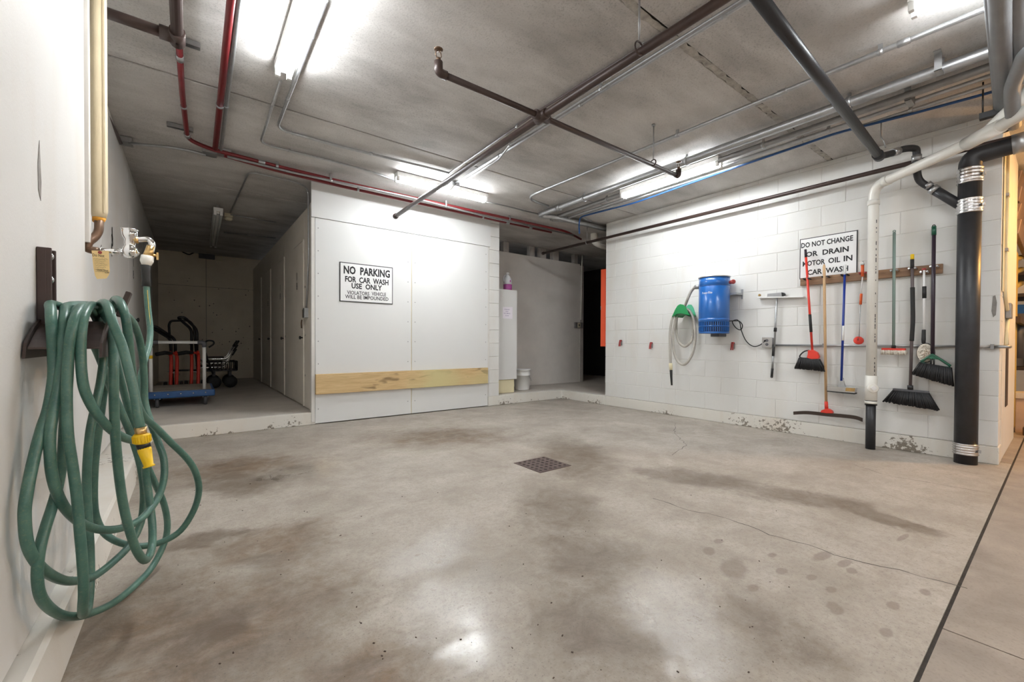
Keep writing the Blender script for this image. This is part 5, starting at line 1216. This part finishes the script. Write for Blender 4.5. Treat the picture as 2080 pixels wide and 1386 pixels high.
# tall black loop handle cart
Yk = 8.9; lp = [at_y(x, y, Yk) for x, y in ((352,770),(343,660),(347,652),(385,651),(394,664),(404,770))]
t = thing('folding_cart', 'folded black cart with a tall loop handle leaning near the end wall', 'cart', Vector((lp[0].x,Yk,STEP)))
lp[0].z = lp[-1].z = STEP+.02
part('loop_handle', 'black_paint', t, lambda m: m.tube(fillet(lp, .12), .018, 10))
part('cross_bar', 'black_paint', t, lambda m: m.tube([lp[0].lerp(lp[1], .3), lp[-1].lerp(lp[-2], .3)], .014, 8))
part('base_plate', 'black_paint', t, lambda m: m.box((min(lp[0].x,lp[-1].x)-.05,Yk-.02,STEP+.002), (max(lp[0].x,lp[-1].x)+.05,Yk+.22,STEP+.03)), .004)
# black wagon with chairs stacked in it
Yw = 9.05
bx0, bx1 = at_y(418,745,Yw).x, at_y(482,745,Yw).x; bz0, bz1 = at_y(470,754,Yw).z, at_y(470,735,Yw).z; by1 = Yw+.55
t = thing('garden_wagon', 'black wire garden wagon on four wheels by the end wall', 'wagon', ((bx0+bx1)/2,Yw,STEP))
part('tray', 'black_paint', t, lambda m: m.box((bx0,Yw,bz0), (bx1,by1,bz0+.02)), .004)
def rim(m, z): m.tube([(bx0,Yw,z),(bx1,Yw,z),(bx1,by1,z),(bx0,by1,z)], .012, 8, closed=True)
part('top_rim', 'black_paint', t, lambda m: rim(m, bz1))
nb = 8
for k in range(nb+1):
    x = bx0+(bx1-bx0)*k/nb
    for y in (Yw, by1): part('side_bar', 'black_paint', t, lambda m: m.tube([(x,y,bz0+.01),(x,y,bz1)], .009, 6))
for k in range(1, 5):
    y = Yw+(by1-Yw)*k/5
    for x in (bx0, bx1): part('side_bar', 'black_paint', t, lambda m: m.tube([(x,y,bz0+.01),(x,y,bz1)], .009, 6))
wr_ = .105
for x in (bx0+.12, bx1-.10):
    for y in (Yw+.02, by1-.06):
        part('wheel', 'rubber', t, lambda m: m.lathe([(.04,-.035),(.09,-.03),(wr_,-.012),(wr_,.012),(.09,.03),(.04,.035)], (x,y,STEP+wr_+.001), (0,1,0), 18))
    part('axle', 'dark_grey', t, lambda m: (m.tube([(x,Yw+.02,STEP+wr_),(x,by1-.06,STEP+wr_)], .012, 8), m.box((x-.02,Yw+.1,STEP+wr_), (x+.02,by1-.1,bz0))))
hp0 = at_y(430,700,Yw-.05)
part('pull_handle', 'black_paint', t, lambda m: m.tube(spline([(bx0+.1,Yw,bz0-.04),at_y(420,725,Yw-.1),at_y(416,702,Yw-.1),at_y(420,693,Yw-.1),at_y(432,693,Yw-.1),at_y(434,699,Yw-.1),at_y(424,706,Yw-.1)], 5), .014, 8))
for k in range(3):
    zz = bz0+.03+k*.075; cxx = (bx0+bx1)/2-.10+k*.02; ya_ = Yw+.07; yb2 = by1-.07
    t = thing('chrome_chair', ('chrome framed padded chair at the bottom of the stack in the wagon', 'chrome framed padded chair in the middle of the stack in the wagon', 'chrome framed padded chair on top of the stack in the wagon')[k], 'chair', (cxx,(ya_+yb2)/2,zz), 'chairs stacked in the wagon')
    part('seat', 'skid_dark', t, lambda m: m.box((cxx-.20,ya_+.03,zz+.045), (cxx+.10,yb2-.03,zz+.075)), .01)
    for y in (ya_, yb2):
        part('side_frame', 'chrome', t, lambda m: m.tube(fillet([(cxx-.24,y,zz+.012),(cxx-.20,y,zz+.04),(cxx+.14,y,zz+.04),(cxx+.30,y,zz+.33)], .05), .012, 8))
        part('arm_pad', 'rubber', t, lambda m: m.tube([(cxx+.26,y,zz+.255),(cxx+.32,y,zz+.365)], .017, 8))
    part('back_rail', 'chrome', t, lambda m: m.tube([(cxx+.285,ya_,zz+.30),(cxx+.285,yb2,zz+.30)], .010, 8))
# floor drain grate
gc = Vector((2.225,2.52,0)); gs = .30
t = thing('drain_grate', 'square rusty perforated drain grate set in the floor', 'grate', (gc.x,gc.y,0))
def grate(m):
    n = 6; h = gs/2; cell = gs/n; hr = cell*.27; z1, z0_ = .004, .0005
    for i in range(n):
        for j in range(n):
            x0, y0 = gc.x-h+i*cell, gc.y-h+j*cell; cxx, cyy = x0+cell/2, y0+cell/2
            sq = [(x0,y0),(cxx,y0),(x0+cell,y0),(x0+cell,cyy),(x0+cell,y0+cell),(cxx,y0+cell),(x0,y0+cell),(x0,cyy)]
            an = [math.atan2(yy-cyy, xx-cxx) for xx, yy in sq]
            vs = [(xx,yy,z1) for xx, yy in sq]+[(cxx+hr*math.cos(a_),cyy+hr*math.sin(a_),z1) for a_ in an]+[(cxx+hr*math.cos(a_),cyy+hr*math.sin(a_),z0_) for a_ in an]
            m.add(vs, [(k,(k+1) % 8,8+(k+1) % 8,8+k) for k in range(8)]+[(8+k,8+(k+1) % 8,16+(k+1) % 8,16+k) for k in range(8)])
part('plate', 'rust_iron', t, grate)
part('pit', 'rubber', t, lambda m: m.box((gc.x-gs/2+.002,gc.y-gs/2+.002,-.002), (gc.x+gs/2-.002,gc.y+gs/2-.002,.0008)))
part('rim', 'rust_iron', t, lambda m: (m.box((gc.x-.162,gc.y-.162,-.002), (gc.x+.162,gc.y-.151,.003)), m.box((gc.x-.162,gc.y+.151,-.002), (gc.x+.162,gc.y+.162,.003)), m.box((gc.x-.162,gc.y-.151,-.002), (gc.x-.151,gc.y+.151,.003)), m.box((gc.x+.151,gc.y-.151,-.002), (gc.x+.162,gc.y+.151,.003))))
# crumbs of grit on the floor
random.seed(33)
def grit(m):
    for k in range(110):
        px, py = random.uniform(350,1700), random.uniform(960,1380); p = at_z(px, py, 0); s = random.uniform(.0012,.004)
        m.obox((p.x,p.y,s*.3), (s*1.8,s,s*.6), (math.cos(k),math.sin(k),0))
m = MB(); grit(m); tag(m.build('floor_grit', 'debris'), 'tiny dark specks of grit scattered on the concrete floor', 'grit', None, 'stuff')

# ------------------------------------------------------------------ neighbouring bay seen past the block wall
xe = XR+TH
# conduit and box on the return wall
p = at_y(2050,632,Y0-.02); xb_ = at_y(2050,632,Y0-.02).x
t = thing('conduit_box', 'rusty conduit box with cream conduit on the end of the block wall', 'box', (xb_,Y0,p.z))
part('box', 'galv_dull', t, lambda m: m.box((xb_-.08,Y0-.036,p.z-.065), (xb_+.09,Y0-.002,p.z+.065)), .006)
x_c = at_y(2042,600,Y0-.012).x
part('conduit', 'cream', t, lambda m: m.tube(fillet([(x_c,Y0-.012,2.6),(x_c,Y0-.012,p.z+.12),(xb_-.08,Y0-.014,p.z),(xb_,Y0-.014,p.z)], .07), .012, 10))
part('flat_conduit', 'cream', t, lambda m: m.box((x_c-.14,Y0-.008,p.z+.14), (x_c-.06,Y0-.002,2.62)), .002)
part('lower_conduit', 'cream', t, lambda m: m.tube([(xb_-.02,Y0-.014,p.z-.06),(xb_-.14,Y0-.014,.965)], .012, 10))
for z_ in (2.2, 1.75): part('strap', 'galv_dull', t, lambda m: m.box((x_c-.04,Y0-.026,z_-.012), (x_c+.04,Y0-.002,z_+.012)))
# yellow door post
yx0, yx1 = 6.83, at_y(2066,600,Y0+.04).x
zj_ = at_y(2056,478,Y0+.03).z
t = thing('yellow_door_post', 'bright yellow steel door post beyond the block wall', 'post', ((yx0+yx1)/2,Y0+.1,0))
part('jamb', 'yellow_post', t, lambda m: m.box((yx0,Y0+.02,0), (yx0+.42,Y0+.18,zj_)), .006)
part('inner_jamb', 'yellow_post', t, lambda m: m.box((yx0+.44,Y0+.035,0), (yx1,Y0+.18,zj_-.05)), .006)
part('hinge', 'skid_dark', t, lambda m: m.box((yx0+.02,Y0+.006,1.66), (yx0+.07,Y0+.02,1.82)), .002)
for k, z_ in enumerate((1.66, 1.84, 2.0)): part('bracket_arm', 'yellow_post', t, lambda m: m.tube([(yx1-.1,Y0+.10,z_-.03),(yx1+.85,Y0+.05,z_+.12)], .035, 8))
# sheet-metal overhead door
t = thing('overhead_door', 'brownish sheet metal sectional door above the yellow post', 'door', (7.5,Y0+.1,2.2))
for k in range(4):
    z0_ = zj_+.02+k*.17
    part('door_section', 'rusty_sheet', t, lambda m: m.add([(6.84,Y0-.03+.02+.01*(k % 2),z0_),(10.5,Y0-.03+.02+.01*(k % 2),z0_-.05),(10.5,Y0-.03+.06,z0_-.05),(6.84,Y0-.03+.06,z0_),(6.84,Y0-.03+.0,z0_+.145),(10.5,Y0-.03+.0,z0_+.12),(10.5,Y0-.03+.06,z0_+.12),(6.84,Y0-.03+.06,z0_+.145)], [(0,3,2,1),(4,5,6,7),(0,1,5,4),(1,2,6,5),(2,3,7,6),(3,0,4,7)]), .006)
# shelf rack with oddments
t = thing('steel_shelving', 'dark steel shelving with stored goods in the neighbouring bay', 'shelving', (9.5,.5,0))
for z_ in (.62, 1.05, 1.32, 1.62, 1.92): part('shelf', 'skid_dark', t, lambda m: m.box((9.0,.28,z_), (9.9,1.8,z_+.05)), .003)
for x in (9.02, 9.88):
    for y in (.30, 1.0, 1.78): part('upright', 'dark_grey', t, lambda m: m.box((x-.02,y-.02,0), (x+.02,y+.02,2.1)))
for i, (z_, y, mt, nm) in enumerate(((1.10,.34,'white_metal','white'), (1.37,.34,'blue_paint','blue'), (1.67,.34,'clear_plastic','pale grey'), (.67,.34,'dark_grey','dark grey'), (1.37,.60,'blue_dark','dark blue'))):
    tag(MB().box((9.06,y,z_+.001), (9.5,y+.20,z_+.13+.02*(i % 3))).build('storage_box', mt, None, .006, loc=(9.28,y+.10,z_)), nm+' storage box on the dark steel shelving in the next bay', 'box', 'boxes on the bay shelving')
t = thing('hanging_tube', 'dark grey tube hanging from an arm beside the yellow door post', 'tube', (8.2,.36,.80))
part('tube', 'dark_grey', t, lambda m: m.tube([(8.3,.36,.80),(8.3,.36,1.36)], .045, 12))
part('arm', 'skid_dark', t, lambda m: m.box((yx0+.1,Y0-.03,1.20), (8.4,Y0+.01,1.27)), .004)
part('clasp', 'steel', t, lambda m: m.lathe([(.02,0),(.02,.02)], (8.27,.31,1.1), (0,-1,0), 8))
t = thing('low_wall', 'low pinkish concrete wall with a capped top in the next bay', 'wall', (7.3,-.3,0))
zl_ = at_x(2062,797,7.2).z
part('wall', 'pink_concrete', t, lambda m: m.box((7.22,-1.4,0), (7.38,Y0+.01,zl_-.07)), .006)
part('cap', 'step_concrete', t, lambda m: m.box((7.20,-1.42,zl_-.069), (7.40,Y0+.012,zl_)), .006)
t = thing('floor_bar', 'dark steel bar lying on the floor by the low wall', 'bar', (7.0,.05,0))
part('bar', 'skid_dark', t, lambda m: m.box((7.05,-.7,.002), (7.14,.27,.09)), .01)
part('bar_end', 'dull_red', t, lambda m: m.box((6.98,-.6,.002), (7.049,.1,.05)), .006)
